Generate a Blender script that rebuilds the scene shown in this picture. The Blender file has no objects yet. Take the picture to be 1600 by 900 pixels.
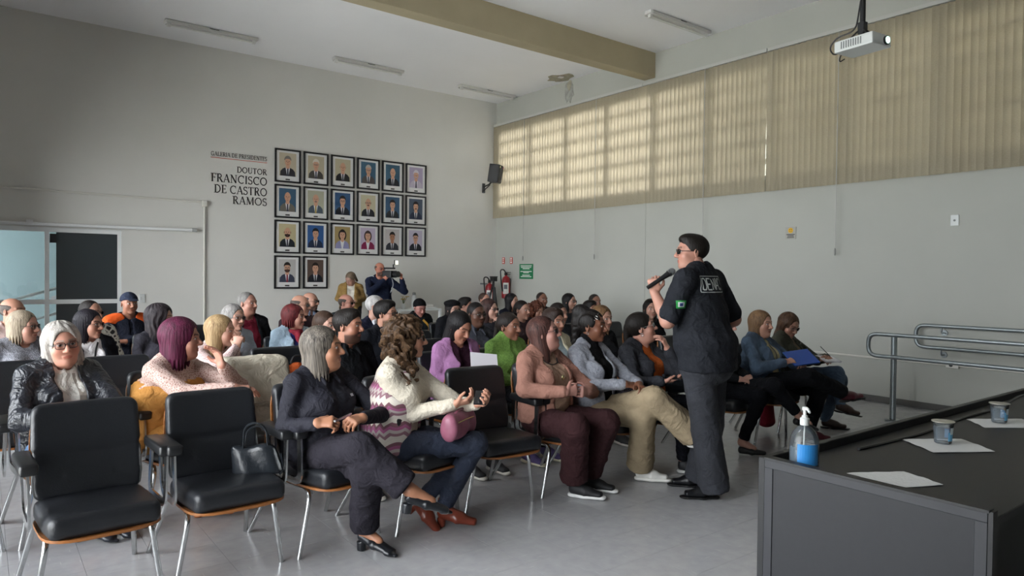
import bpy, bmesh, math, random
import numpy as np
from mathutils import Matrix, Vector
from mathutils.bvhtree import BVHTree

S = bpy.context.scene
C = S.collection
rnd = random.Random(7)
rad = math.radians

# ------------------------------------------------------------------ camera
cam_d = bpy.data.cameras.new('camera')
cam = bpy.data.objects.new('camera', cam_d); C.objects.link(cam)
cam_d.sensor_width = 36.0
cam_d.lens = 1085.0 / 1600.0 * 36.0
cam_d.clip_start = 0.05
def _axes(yaw, pitch, roll):
    yaw, pitch, roll = map(rad, (yaw, pitch, roll))
    f = Vector((math.sin(yaw)*math.cos(pitch), math.cos(yaw)*math.cos(pitch), math.sin(pitch)))
    r = Vector((math.cos(yaw), -math.sin(yaw), 0)); u = r.cross(f)
    c, s = math.cos(roll), math.sin(roll)
    return c*r+s*u, -s*r+c*u, f
_r, _u, _f = _axes(37.46, -1.03, 0.655)
cam.matrix_world = Matrix(((_r.x, _u.x, -_f.x, 0), (_r.y, _u.y, -_f.y, 0), (_r.z, _u.z, -_f.z, 1.5), (0, 0, 0, 1)))
S.camera = cam

# ------------------------------------------------------------------ sky, exposure
W = bpy.data.worlds.new('overcast_sky'); S.world = W; W.use_nodes = True
bg = W.node_tree.nodes['Background']
bg.inputs['Color'].default_value = (0.92, 0.96, 1.0, 1)
bg.inputs['Strength'].default_value = 4.0
S.view_settings.view_transform = 'Standard'
S.view_settings.look = 'None'
S.view_settings.gamma = 1.0
S.view_settings.use_curve_mapping = False
S.view_settings.exposure = 1.7
try:
    S.cycles.max_bounces = 8; S.cycles.diffuse_bounces = 5; S.cycles.glossy_bounces = 3
    S.cycles.transparent_max_bounces = 12; S.cycles.transmission_bounces = 4
    S.cycles.sample_clamp_indirect = 4.0
    S.cycles.caustics_reflective = False; S.cycles.caustics_refractive = False
except Exception:
    pass

XL, XB, Y0, YA, ZC = -0.75, 8.75, -3.2, 12.02, 5.155     # room: left, right, front, back, ceiling

# light portals in the window openings (guide the sky's light, emit nothing themselves)
def portal(name, loc, rot, sx, sy):
    l = bpy.data.lights.new(name, 'AREA'); l.shape = 'RECTANGLE'; l.size = sx; l.size_y = sy
    l.cycles.is_portal = True
    o = bpy.data.objects.new(name, l); C.objects.link(o); o.location = loc; o.rotation_euler = rot
portal('window_portal', (XL-.02, 5.9, 1.65), (0, rad(-90), 0), 3.2, 9.4)
portal('door_portal', (0.56, YA+.1, 1.05), (rad(-90), 0, 0), 2.3, 2.1)

# ------------------------------------------------------------------ materials
M = {}
def nd(nt, t, **kw):
    n = nt.nodes.new(t)
    for k, v in kw.items():
        setattr(n, k, v)
    return n
def srgb(c):
    if isinstance(c, str):
        c = tuple(int(c[i:i+2], 16)/255 for i in (0, 2, 4))
    return tuple((x/12.92 if x <= .04045 else ((x+.055)/1.055)**2.4) for x in c)
def mat(name, col, rough=.6, metal=0., bump=0., bscale=60., var=0., vscale=8., stretch=(1, 1, 1), spec=.5, coat=0., trans=0., emit=0., fold=0.):
    if name in M:
        return M[name]
    m = bpy.data.materials.new(name); m.use_nodes = True; nt = m.node_tree
    b = nt.nodes['Principled BSDF']; c = srgb(col)
    b.inputs['Base Color'].default_value = (*c, 1); b.inputs['Roughness'].default_value = rough
    b.inputs['Metallic'].default_value = metal; b.inputs['Specular IOR Level'].default_value = spec
    b.inputs['Coat Weight'].default_value = coat
    if trans: b.inputs['Transmission Weight'].default_value = trans
    if emit:
        b.inputs['Emission Color'].default_value = (*c, 1); b.inputs['Emission Strength'].default_value = emit
    if bump or var:
        tc = nd(nt, 'ShaderNodeTexCoord'); mp = nd(nt, 'ShaderNodeMapping'); mp.inputs['Scale'].default_value = stretch
        nt.links.new(tc.outputs['Object'], mp.inputs['Vector'])
    if bump:
        n = nd(nt, 'ShaderNodeTexNoise'); n.inputs['Scale'].default_value = bscale; n.inputs['Detail'].default_value = 3
        nt.links.new(mp.outputs[0], n.inputs['Vector'])
        bp = nd(nt, 'ShaderNodeBump'); bp.inputs['Strength'].default_value = bump; bp.inputs['Distance'].default_value = .01
        nt.links.new(n.outputs[0], bp.inputs['Height']); nt.links.new(bp.outputs[0], b.inputs['Normal'])
        if fold:
            nf = nd(nt, 'ShaderNodeTexNoise'); nf.inputs['Scale'].default_value = 13; nf.inputs['Detail'].default_value = 2; nf.inputs['Distortion'].default_value = 1.6
            nt.links.new(mp.outputs[0], nf.inputs['Vector']); bf = nd(nt, 'ShaderNodeBump'); bf.inputs['Strength'].default_value = fold; bf.inputs['Distance'].default_value = .03
            nt.links.new(nf.outputs[0], bf.inputs['Height']); nt.links.new(bf.outputs[0], bp.inputs['Normal'])
    if var:
        n2 = nd(nt, 'ShaderNodeTexNoise'); n2.inputs['Scale'].default_value = vscale; n2.inputs['Detail'].default_value = 4
        nt.links.new(mp.outputs[0], n2.inputs['Vector'])
        rp = nd(nt, 'ShaderNodeValToRGB')
        rp.color_ramp.elements[0].position = .3; rp.color_ramp.elements[1].position = .7
        rp.color_ramp.elements[0].color = (*[x*(1-var) for x in c], 1)
        rp.color_ramp.elements[1].color = (*[min(1, x*(1+var)) for x in c], 1)
        nt.links.new(n2.outputs[0], rp.inputs[0]); nt.links.new(rp.outputs[0], b.inputs['Base Color'])
    M[name] = m
    return m
def cloth(col, rough=.85, var=.12, bump=.18, bscale=110):
    return mat('cloth_%s_%d' % (col, int(rough*100)), col, rough, bump=bump, bscale=bscale, var=var, vscale=14, spec=.12, fold=.45)
def hairmat(col, hi=None, curl=False):
    nm = 'hair_%s_%s_%d' % (col, hi, curl)
    if nm in M: return M[nm]
    m = bpy.data.materials.new(nm); m.use_nodes = True; nt = m.node_tree; b = nt.nodes['Principled BSDF']
    b.inputs['Roughness'].default_value = .5; b.inputs['Specular IOR Level'].default_value = .2
    tc = nd(nt, 'ShaderNodeTexCoord'); c = srgb(col); c2 = srgb(hi) if hi else tuple(min(1, x*1.35+.002) for x in c)
    def noise(sc, det):
        mp = nd(nt, 'ShaderNodeMapping'); mp.inputs['Scale'].default_value = sc
        n = nd(nt, 'ShaderNodeTexNoise'); n.inputs['Scale'].default_value = 1; n.inputs['Detail'].default_value = det; n.inputs['Distortion'].default_value = .6 if curl else .15
        nt.links.new(tc.outputs['Object'], mp.inputs['Vector']); nt.links.new(mp.outputs[0], n.inputs['Vector']); return n
    n1 = noise((130, 130, 24) if curl else (200, 200, 9), 2); n2 = noise((22, 22, 14) if curl else (34, 34, 3), 3)
    ad = nd(nt, 'ShaderNodeMath', operation='MULTIPLY_ADD'); ad.inputs[1].default_value = .5; nt.links.new(n1.outputs[0], ad.inputs[0])
    hf = nd(nt, 'ShaderNodeMath', operation='MULTIPLY'); hf.inputs[1].default_value = .5; nt.links.new(n2.outputs[0], hf.inputs[0]); nt.links.new(hf.outputs[0], ad.inputs[2])
    rp = nd(nt, 'ShaderNodeValToRGB'); e = rp.color_ramp.elements
    e[0].position = .36; e[1].position = .66; e[0].color = (*[x*.85 for x in c], 1); e[1].color = (*c2, 1)
    nt.links.new(ad.outputs[0], rp.inputs[0]); nt.links.new(rp.outputs[0], b.inputs['Base Color'])
    bp = nd(nt, 'ShaderNodeBump'); bp.inputs['Strength'].default_value = .8; bp.inputs['Distance'].default_value = .004
    nt.links.new(n1.outputs[0], bp.inputs['Height']); nt.links.new(bp.outputs[0], b.inputs['Normal'])
    M[nm] = m
    return m
def skinmat():
    if 'skin' in M: return M['skin']
    m = bpy.data.materials.new('skin'); m.use_nodes = True; nt = m.node_tree; b = nt.nodes['Principled BSDF']
    a = nd(nt, 'ShaderNodeAttribute'); a.attribute_name = 'Col'
    nt.links.new(a.outputs['Color'], b.inputs['Base Color'])
    b.inputs['Roughness'].default_value = .48; b.inputs['Specular IOR Level'].default_value = .4
    M['skin'] = m
    return m
def glassmat(name, tint=(1, 1, 1), gloss=.08, rough=.02):
    if name in M: return M[name]
    m = bpy.data.materials.new(name); m.use_nodes = True; nt = m.node_tree
    out = nt.nodes['Material Output']; nt.nodes.remove(nt.nodes['Principled BSDF'])
    t = nd(nt, 'ShaderNodeBsdfTransparent'); t.inputs[0].default_value = (*tint, 1)
    g = nd(nt, 'ShaderNodeBsdfGlossy'); g.inputs['Roughness'].default_value = rough
    f = nd(nt, 'ShaderNodeFresnel'); f.inputs[0].default_value = 1.35
    mx = nd(nt, 'ShaderNodeMixShader')
    ad = nd(nt, 'ShaderNodeMath', operation='ADD'); ad.inputs[1].default_value = gloss*.3
    nt.links.new(f.outputs[0], ad.inputs[0]); nt.links.new(ad.outputs[0], mx.inputs[0])
    nt.links.new(t.outputs[0], mx.inputs[1]); nt.links.new(g.outputs[0], mx.inputs[2]); nt.links.new(mx.outputs[0], out.inputs[0])
    M[name] = m
    return m

def clearmat(name, col, a=.35):
    """clear plastic or water: mostly see-through, a little milky, glossy"""
    if name in M: return M[name]
    m = bpy.data.materials.new(name); m.use_nodes = True; nt = m.node_tree
    out = nt.nodes['Material Output']; nt.nodes.remove(nt.nodes['Principled BSDF']); c = srgb(col)
    t = nd(nt, 'ShaderNodeBsdfTransparent'); t.inputs[0].default_value = (.97, .98, .99, 1)
    d = nd(nt, 'ShaderNodeBsdfDiffuse'); d.inputs[0].default_value = (*c, 1); tl = nd(nt, 'ShaderNodeBsdfTranslucent'); tl.inputs[0].default_value = (*c, 1)
    m1 = nd(nt, 'ShaderNodeMixShader'); m1.inputs[0].default_value = .5; nt.links.new(d.outputs[0], m1.inputs[1]); nt.links.new(tl.outputs[0], m1.inputs[2])
    m2 = nd(nt, 'ShaderNodeMixShader'); m2.inputs[0].default_value = a; nt.links.new(t.outputs[0], m2.inputs[1]); nt.links.new(m1.outputs[0], m2.inputs[2])
    g = nd(nt, 'ShaderNodeBsdfGlossy'); g.inputs['Roughness'].default_value = .06
    f = nd(nt, 'ShaderNodeFresnel'); f.inputs[0].default_value = 1.4
    m3 = nd(nt, 'ShaderNodeMixShader'); nt.links.new(f.outputs[0], m3.inputs[0]); nt.links.new(m2.outputs[0], m3.inputs[1]); nt.links.new(g.outputs[0], m3.inputs[2]); nt.links.new(m3.outputs[0], out.inputs[0])
    M[name] = m
    return m

# ------------------------------------------------------------------ mesh helpers
def link(o, parent=None):
    C.objects.link(o)
    if parent is not None: o.parent = parent
    return o
def tag(o, label, cat=None, group=None, kind=None):
    if label: o['label'] = label
    if cat: o['category'] = cat
    if group: o['group'] = group
    if kind: o['kind'] = kind
    return o
def empty(name, loc=(0, 0, 0), rz=0., label=None, cat=None, group=None, parent=None):
    o = bpy.data.objects.new(name, None); o.empty_display_size = .05; link(o, parent)
    o.location = loc; o.rotation_euler = (0, 0, rz)
    return tag(o, label, cat, group)
class MB:
    """collects boxes, tubes, prisms; build() links them as one mesh"""
    def __init__(s): s.v, s.f, s.m = [], [], []
    def add(s, v, f, mi=0):
        n = len(s.v); s.v += [tuple(p) for p in v]; s.f += [tuple(i+n for i in q) for q in f]; s.m += [mi]*len(f); return s
    def box(s, lo, hi, mi=0, rot=None, org=None):
        x0, y0, z0 = lo; x1, y1, z1 = hi
        v = [Vector(p) for p in ((x0,y0,z0),(x1,y0,z0),(x1,y1,z0),(x0,y1,z0),(x0,y0,z1),(x1,y0,z1),(x1,y1,z1),(x0,y1,z1))]
        if rot is not None:
            o = Vector(org) if org else Vector((0, 0, 0)); v = [rot @ (p-o) + o for p in v]
        return s.add(v, [(0,3,2,1),(4,5,6,7),(0,1,5,4),(1,2,6,5),(2,3,7,6),(3,0,4,7)], mi)
    def cb(s, c, d, mi=0, rot=None):
        lo = [c[i]-d[i]/2 for i in range(3)]; hi = [c[i]+d[i]/2 for i in range(3)]
        return s.box(lo, hi, mi, rot, c)
    def tube(s, pts, r, n=8, mi=0, cap=True, closed=False, flat=None):
        P = [Vector(p) for p in pts]; k = len(P); rr = r if isinstance(r, (list, tuple)) else [r]*k
        v, f = [], []; t0 = None; up = None
        for i in range(k):
            if closed: t = (P[(i+1) % k]-P[i-1]).normalized()
            else: t = (P[min(i+1, k-1)]-P[max(i-1, 0)]).normalized()
            if up is None:
                up = Vector((0, 0, 1)) if abs(t.z) < .9 else Vector((1, 0, 0))
                up = (up - t*up.dot(t)).normalized()
            else:
                up = (up - t*up.dot(t)).normalized()
            sd = t.cross(up)
            for j in range(n):
                a = 2*math.pi*(j+.5)/n; a1, a2 = math.cos(a), math.sin(a)
                if flat: a1 *= flat
                v.append(P[i] + (up*a1 + sd*a2)*rr[i])
        m = k if closed else k-1
        for i in range(m):
            for j in range(n):
                a, b = i*n+j, i*n+(j+1) % n; i2 = (i+1) % k
                f.append((a, b, i2*n+(j+1) % n, i2*n+j))
        if cap and not closed:
            f.append(tuple(range(n-1, -1, -1))); f.append(tuple((k-1)*n+j for j in range(n)))
        return s.add(v, f, mi)
    def cyl(s, a, b, r, r2=None, n=16, mi=0): return s.tube([a, b], [r, r if r2 is None else r2], n, mi)
    def lathe(s, prof, c=(0, 0, 0), n=20, mi=0):
        v, f = [], []; k = len(prof)
        for (r, z) in prof:
            for j in range(n):
                a = 2*math.pi*j/n; v.append((c[0]+r*math.cos(a), c[1]+r*math.sin(a), c[2]+z))
        for i in range(k-1):
            for j in range(n):
                f.append((i*n+j, i*n+(j+1) % n, (i+1)*n+(j+1) % n, (i+1)*n+j))
        f.append(tuple(range(n-1, -1, -1))); f.append(tuple((k-1)*n+j for j in range(n)))
        return s.add(v, f, mi)
    def poly(s, pts, h, ax='z', mi=0):
        """prism of a 2-D outline; ax: extrude axis vector from base"""
        n = len(pts); h = Vector(h); v = [Vector(p) for p in pts] + [Vector(p)+h for p in pts]
        return s.add(v, [tuple(range(n-1, -1, -1)), tuple(range(n, 2*n))] + [(i, (i+1) % n, n+(i+1) % n, n+i) for i in range(n)], mi)
    def mesh(s, name, mats, smooth=False):
        me = bpy.data.meshes.new(name); me.from_pydata([tuple(p) for p in s.v], [], s.f)
        for m in (mats if isinstance(mats, (list, tuple)) else [mats]): me.materials.append(m)
        if any(s.m): me.polygons.foreach_set('material_index', s.m)
        bm = bmesh.new(); bm.from_mesh(me); bmesh.ops.recalc_face_normals(bm, faces=bm.faces); bm.to_mesh(me); bm.free()
        if smooth:
            me.polygons.foreach_set('use_smooth', [True]*len(me.polygons))
            try: me.set_sharp_from_angle(angle=rad(40))
            except Exception: pass
        me.update()
        return me
    def build(s, name, mats, parent=None, smooth=False, bevel=0., seg=2):
        me = s.mesh(name, mats, smooth)
        if bevel:
            bm = bmesh.new(); bm.from_mesh(me)
            bmesh.ops.bevel(bm, geom=[e for e in bm.edges], offset=bevel, segments=seg, affect='EDGES', profile=.6)
            bm.to_mesh(me); bm.free()
        return link(bpy.data.objects.new(name, me), parent)
def rpath(pts, r, seg=5):
    """polyline with rounded corners"""
    P = [Vector(p) for p in pts]; out = [P[0]]
    for i in range(1, len(P)-1):
        a, b, c = P[i-1], P[i], P[i+1]; u = (a-b); w = (c-b); d = min(r, u.length*.49, w.length*.49)
        p, q = b+u.normalized()*d, b+w.normalized()*d
        for k in range(seg+1):
            t = k/seg; out.append(p*(1-t)**2 + b*2*t*(1-t) + q*t*t)
    out.append(P[-1]); return out
def inst(name, me, parent=None, loc=None):
    o = link(bpy.data.objects.new(name, me), parent)
    if loc is not None: o.location = loc
    return o
def np_mesh(name, V, Q, mats, col=None, mi=None, smooth=True):
    me = bpy.data.meshes.new(name); n, k = len(V), len(Q)
    me.vertices.add(n); me.vertices.foreach_set('co', np.ascontiguousarray(V, dtype=np.float32).ravel())
    me.loops.add(4*k); me.loops.foreach_set('vertex_index', np.ascontiguousarray(Q, dtype=np.int32).ravel())
    me.polygons.add(k); me.polygons.foreach_set('loop_start', np.arange(0, 4*k, 4, dtype=np.int32))
    try: me.polygons.foreach_set('loop_total', np.full(k, 4, dtype=np.int32))
    except Exception: pass
    for m in (mats if isinstance(mats, (list, tuple)) else [mats]): me.materials.append(m)
    if mi is not None: me.polygons.foreach_set('material_index', np.ascontiguousarray(mi, dtype=np.int32))
    if smooth: me.polygons.foreach_set('use_smooth', np.ones(k, dtype=bool))
    me.update(calc_edges=True)
    if col is not None:
        a = me.color_attributes.new('Col', 'FLOAT_COLOR', 'POINT')
        a.data.foreach_set('color', np.ascontiguousarray(np.c_[col, np.ones(n)], dtype=np.float32).ravel())
    return me
# ------------------------------------------------------------------ room shell
def wallmat(name, col):
    return mat(name, col, .88, bump=.06, bscale=25, var=.03, vscale=1.2, spec=.2)
m_wallA = wallmat('paint_back', 'd5d4cf'); m_wallB = wallmat('paint_right_dimmed', 'b2b3ac')  # one paint on both walls; right copy darkened in colour to offset strong daylight
m_ceil = mat('paint_ceiling', 'f0f0f2', .9, var=.02, vscale=.8, spec=.2)
m_beam = mat('paint_beam', 'b0a58a', .85, var=.04, vscale=2, spec=.2)
m_alu = mat('white_aluminium', 'e6e8e8', .5)
m_pipe = mat('white_conduit', 'd6d4cc', .5)
m_glass = glassmat('window_glass')
m_dark = mat('dark_baseboard', '54534f', .5)

def struct(o, label=None):
    o['kind'] = 'structure'
    if label: o['label'] = label
    return o
T = .16
# back wall with door opening x -1..1.71, z 0..2.12
b = MB(); b.box((XL-T, YA, -.1), (-.6, YA+T, ZC)).box((1.71, YA, -.1), (XB+T, YA+T, ZC)).box((-.6, YA, 2.12), (1.71, YA+T, ZC))
struct(b.build('wall_back', m_wallA), 'pale grey back wall with the portrait gallery')
# right wall with the clerestory strip z 2.9..4.5
ZW0, ZW1, YW0, YW1 = 2.88, 4.52, .2, 11.86
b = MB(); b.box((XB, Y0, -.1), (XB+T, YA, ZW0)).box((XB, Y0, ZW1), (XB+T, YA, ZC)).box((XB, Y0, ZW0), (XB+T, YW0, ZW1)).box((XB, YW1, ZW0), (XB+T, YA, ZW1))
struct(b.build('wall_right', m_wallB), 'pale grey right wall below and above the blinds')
# left wall, glazed to 2.8 m
b = MB(); b.box((XL-T, Y0, 3.25), (XL, YA, ZC)).box((XL-T, Y0, -.1), (XL, 1.2, 3.25)).box((XL-T, 10.6, -.1), (XL, YA, 3.25)).box((XL-T, 1.2, -.1), (XL, 10.6, .05))
struct(b.build('wall_left', m_wallA), 'pale wall with a long glazed front')
b = MB(); b.box((XL-T, Y0-T, -.1), (XB+T, Y0, ZC)); struct(b.build('wall_front', m_wallA), 'plain pale front wall')
b = MB(); b.box((XL-T, Y0-T, ZC), (XB+T, YA+T, ZC+.15)); struct(b.build('ceiling', m_ceil), 'flat white painted ceiling')
b = MB(); b.box((XL, 7.64, 4.75), (XB, 7.87, ZC)); struct(b.build('trim_1', m_beam, bevel=.006, seg=1), 'olive brown ceiling beam')
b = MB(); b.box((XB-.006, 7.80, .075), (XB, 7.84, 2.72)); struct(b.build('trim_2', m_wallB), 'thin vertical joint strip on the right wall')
b = MB(); b.box((XB-.012, Y0, 0), (XB, YA, .075)); struct(b.build('baseboard_right', m_dark), 'dark grey baseboard along the right wall')
b = MB(); b.box((1.75, YA-.012, 0), (XB-.012, YA, .075)); struct(b.build('baseboard_back', m_dark), 'dark grey baseboard along the back wall')

# left wall glazing: four windows
for i in range(4):
    y0 = 1.2 + i*2.35; y1 = y0+2.35
    w = MB(); g = .05
    w.box((XL-.1, y0, .05), (XL-.04, y0+g, 3.25)).box((XL-.1, y1-g, .05), (XL-.04, y1, 3.25)).box((XL-.097, y0+.05, .05), (XL-.043, y1-.05, .11)).box((XL-.097, y0+.05, 3.19), (XL-.043, y1-.05, 3.25)).box((XL-.1, (y0+y1)/2-.025, .05), (XL-.04, (y0+y1)/2+.025, 3.25))
    o = struct(w.build('window_%d' % (i+1), m_alu), 'white framed window in the left wall')
    inst('pane', MB().box((XL-.075, y0+g, .11), (XL-.07, (y0+y1)/2-.025, 3.19)).mesh('pane', m_glass), o)
    inst('pane', MB().box((XL-.075, (y0+y1)/2+.025, .11), (XL-.07, y1-g, 3.19)).mesh('pane', m_glass), o)
# clerestory windows behind the blinds
yy = [YW1-(YW1-YW0)*k/11 for k in range(12)]
w = MB()
for y in yy: w.box((XB-.012, y-.045, ZW0), (XB+.06, y+.045, ZW1))
for z in (ZW0+.03, 3.14, 3.42, 3.70, 3.98, 4.26, ZW1-.03): w.box((XB-.006, YW0, z-.03), (XB+.05, YW1, z+.03))
o = struct(w.build('window_5', m_alu), 'long window strip behind the vertical blinds')
for k in range(11):
    inst('pane', MB().box((XB+.08, yy[k+1]+.03, ZW0), (XB+.085, yy[k]-.03, ZW1)).mesh('pane', m_glass), o)

# glazed sliding door in the back wall
m_dk = mat('dark_film_glass', '3d4346', .25, spec=.5)
m_aqua = mat('aqua_render', '72868b', .9, var=.04, vscale=2)
d = MB(); yd0, yd1 = YA+.02, YA+.08
for x in (-.6, .07, .74, 1.66): d.box((x, yd0, 0), (x+.055, yd1, 2.12))
for z in (0., 1.01, 2.055): d.box((-.6, yd0+.004, z), (1.71, yd1-.004, z+.065))
door = struct(d.build('door_1', m_alu), 'white aluminium glazed door with a mid rail')
for (x0, x1) in ((-.545, .07), (.125, .74)):
    for (z0, z1) in ((.065, 1.01), (1.075, 2.055)):
        inst('pane', MB().box((x0, YA+.045, z0), (x1, YA+.05, z1)).mesh('pane', m_glass), door)
for (z0, z1) in ((.065, 1.01), (1.075, 2.055)):
    inst('pane', MB().box((.795, YA+.045, z0), (.88, YA+.05, z1)).mesh('pane', m_glass), door)
    tag(inst('dark_pane', MB().box((.88, YA+.04, z0), (1.66, YA+.05, z1)).mesh('dark_pane', m_dk), door), 'dark tinted sliding leaf')
inst('lock_box', MB().box((.80, YA+.01, 1.9), (.88, YA+.04, 2.03)).mesh('lock_box', mat('black_plastic', '1b1c1e', .45)), door)
# what stands outside the door: an aqua wall, a stair rail, pale paving all round
o = MB().box((-14, YA+1.7, -.05), (4.6, YA+1.9, 3.4)).build('exterior_wall', m_aqua)
tag(struct(o), 'aqua blue rendered wall outside the glass door')
o = MB().box((-30, -30, -.2), (30, 45, -.06)).build('exterior_ground', mat('pale_paving', 'e8e6df', .9, var=.03, vscale=1))
tag(struct(o), 'pale paving outside the windows')
o = MB().box((-8, YA+T+.02, 3.4), (4.6, YA+1.9, 3.55)).build('exterior_shade_slab', mat('shade_slab_grey', 'b5b5b0', .9)); struct(o, 'unseen slab added to shade the wall outside the glass door')  # roof slab out of view, added to cut the daylight beyond the door
o = MB().box((11.2, -6, -.06), (11.5, 7.4, 6.2)).build('exterior_neighbour', mat('neighbour_grey', 'a09e90', .9, var=.2, vscale=2)); struct(o, 'grey neighbouring wall outside the blinds')
r = MB(); m_galv = mat('galvanised_steel', '8d9496', .35, metal=.7, var=.08, vscale=20)
r.tube(rpath([(.35, YA+1.1, 0), (.35, YA+1.1, 1.02), (2.6, YA+1.1, 1.75)], .1), .025)
r.tube([(.35, YA+1.1, .62), (2.6, YA+1.1, 1.35)], .02); r.tube([(.35, YA+1.1, .25), (2.6, YA+1.1, .98)], .02)
r.tube([(1.05, YA+1.1, 0), (1.05, YA+1.1, 1.25)], .02)
tag(r.build('stair_railing', m_galv, smooth=True), 'grey tubular stair railing seen through the glass door', 'railing')

# floor: vinyl tiles
def floormat():
    m = bpy.data.materials.new('vinyl_floor'); m.use_nodes = True; nt = m.node_tree; b = nt.nodes['Principled BSDF']
    geo = nd(nt, 'ShaderNodeNewGeometry')
    mp = nd(nt, 'ShaderNodeMapping'); nt.links.new(geo.outputs['Position'], mp.inputs['Vector'])
    n = nd(nt, 'ShaderNodeTexNoise'); n.inputs['Scale'].default_value = 14; n.inputs['Detail'].default_value = 6
    nt.links.new(mp.outputs[0], n.inputs['Vector'])
    rp = nd(nt, 'ShaderNodeValToRGB'); e = rp.color_ramp.elements
    e[0].position = .3; e[1].position = .72; e[0].color = (*srgb('a9a9ab'), 1); e[1].color = (*srgb('b3b3b4'), 1)
    nt.links.new(n.outputs[0], rp.inputs[0])
    prev = rp.outputs[0]
    for k, (sc, ang) in enumerate((((3.2, 34, 1), .35), ((30, 3.6, 1), .2))):
        mk = nd(nt, 'ShaderNodeMapping'); mk.inputs['Scale'].default_value = sc; mk.inputs['Rotation'].default_value = (0, 0, ang)
        nt.links.new(geo.outputs['Position'], mk.inputs['Vector'])
        v = nd(nt, 'ShaderNodeTexVoronoi'); v.inputs['Scale'].default_value = 1.0
        nt.links.new(mk.outputs[0], v.inputs['Vector'])
        r2 = nd(nt, 'ShaderNodeValToRGB'); q = r2.color_ramp.elements
        q[0].position = .0; q[1].position = .10; q[0].color = (.55, .55, .55, 1); q[1].color = (0, 0, 0, 1)
        nt.links.new(v.outputs['Distance'], r2.inputs[0])
        mx = nd(nt, 'ShaderNodeMix', data_type='RGBA'); mx.inputs[7].default_value = (*srgb('d8d8d4'), 1)
        nt.links.new(r2.outputs[0], mx.inputs[0]); nt.links.new(prev, mx.inputs[6]); prev = mx.outputs[2]
    nt.links.new(prev, b.inputs['Base Color'])
    n3 = nd(nt, 'ShaderNodeTexNoise'); n3.inputs['Scale'].default_value = 5; n3.inputs['Detail'].default_value = 4
    nt.links.new(geo.outputs['Position'], n3.inputs['Vector'])
    mr = nd(nt, 'ShaderNodeMapRange'); mr.inputs[3].default_value = .20; mr.inputs[4].default_value = .27
    nt.links.new(n3.outputs[0], mr.inputs[0]); nt.links.new(mr.outputs[0], b.inputs['Roughness'])
    bp = nd(nt, 'ShaderNodeBump'); bp.inputs['Strength'].default_value = .05; bp.inputs['Distance'].default_value = .02
    nt.links.new(n.outputs[0], bp.inputs['Height']); nt.links.new(bp.outputs[0], b.inputs['Normal'])
    return m
m_floor = floormat(); m_joint = mat('floor_joint', '8b8c8e', .6)
fl = struct(MB().box((XL, Y0, -.1), (XB, YA, -.004)).build('floor', m_joint), 'grey vinyl tile floor')
TS = .305
def tile_mesh():
    g = .0003; c = .0005; h = TS/2-g
    v = [(-h, -h, -.004), (h, -h, -.004), (h, h, -.004), (-h, h, -.004), (-h+c, -h+c, 0), (h-c, -h+c, 0), (h-c, h-c, 0), (-h+c, h-c, 0)]
    me = bpy.data.meshes.new('tile'); me.from_pydata(v, [], [(4,5,6,7),(0,1,5,4),(1,2,6,5),(2,3,7,6),(3,0,4,7)]); me.materials.append(m_floor); return me
tm = tile_mesh(); cells = []
i0 = int((XL-.11)/TS)-1; i1 = int((XB-.11)/TS)+1
for i in range(i0, i1+1):
    for j in range(int(Y0/TS)-1, int(YA/TS)+1):
        cx, cy = .11+(i+.5)*TS, .05+(j+.5)*TS
        if cx-TS/2 < XL-.2 or cx+TS/2 > XB+.2 or cy-TS/2 < Y0-.2 or cy+TS/2 > YA+.2: continue
        d = cx*.608+cy*.794; s = cx*.794-cy*.608
        vis = d > 2.9 and abs(s)/d < .78 and 1.55 < cy < 3.6 and cx > -.2
        vis = vis or (cx < 1.4 and 3.5 < cy < 5.2 and abs(s)/d < .78)
        cells.append((0 if vis else 1, d, cx, cy))
cells.sort(); rest = MB()
for n, (v, d, cx, cy) in enumerate(cells):
    if v == 0 and n < 298: inst('tile', tm, fl, (cx, cy, 0))
    else:
        rest.add([(cx+p.co.x, cy+p.co.y, p.co.z) for p in tm.vertices], [tuple(p.vertices) for p in tm.polygons])
tag(rest.build('tiles', m_floor, fl), None, kind='stuff')
# ------------------------------------------------------------------ vertical blinds
def slatmat():
    m = bpy.data.materials.new('beige_blind_fabric'); m.use_nodes = True; nt = m.node_tree
    out = nt.nodes['Material Output']; nt.nodes.remove(nt.nodes['Principled BSDF'])
    geo = nd(nt, 'ShaderNodeNewGeometry'); mp = nd(nt, 'ShaderNodeMapping'); mp.inputs['Scale'].default_value = (60, 60, 260)
    n = nd(nt, 'ShaderNodeTexNoise'); n.inputs['Scale'].default_value = 1.; n.inputs['Detail'].default_value = 2
    nt.links.new(geo.outputs['Position'], mp.inputs['Vector']); nt.links.new(mp.outputs[0], n.inputs['Vector'])
    rp = nd(nt, 'ShaderNodeValToRGB'); e = rp.color_ramp.elements
    e[0].position = .3; e[1].position = .7; e[0].color = (*srgb('a29a86'), 1); e[1].color = (*srgb('b2aa96'), 1)
    nt.links.new(n.outputs[0], rp.inputs[0])
    d = nd(nt, 'ShaderNodeBsdfDiffuse'); t = nd(nt, 'ShaderNodeBsdfTranslucent'); t.inputs[0].default_value = (.66, .56, .40, 1)
    nt.links.new(rp.outputs[0], d.inputs[0])
    mx = nd(nt, 'ShaderNodeMixShader'); mx.inputs[0].default_value = BLIND_T
    nt.links.new(d.outputs[0], mx.inputs[1]); nt.links.new(t.outputs[0], mx.inputs[2]); nt.links.new(mx.outputs[0], out.inputs[0])
    return m
BLIND_T = .19
m_slat = slatmat(); m_rail = mat('blind_rail_grey', 'b9b9b4', .45)
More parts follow.
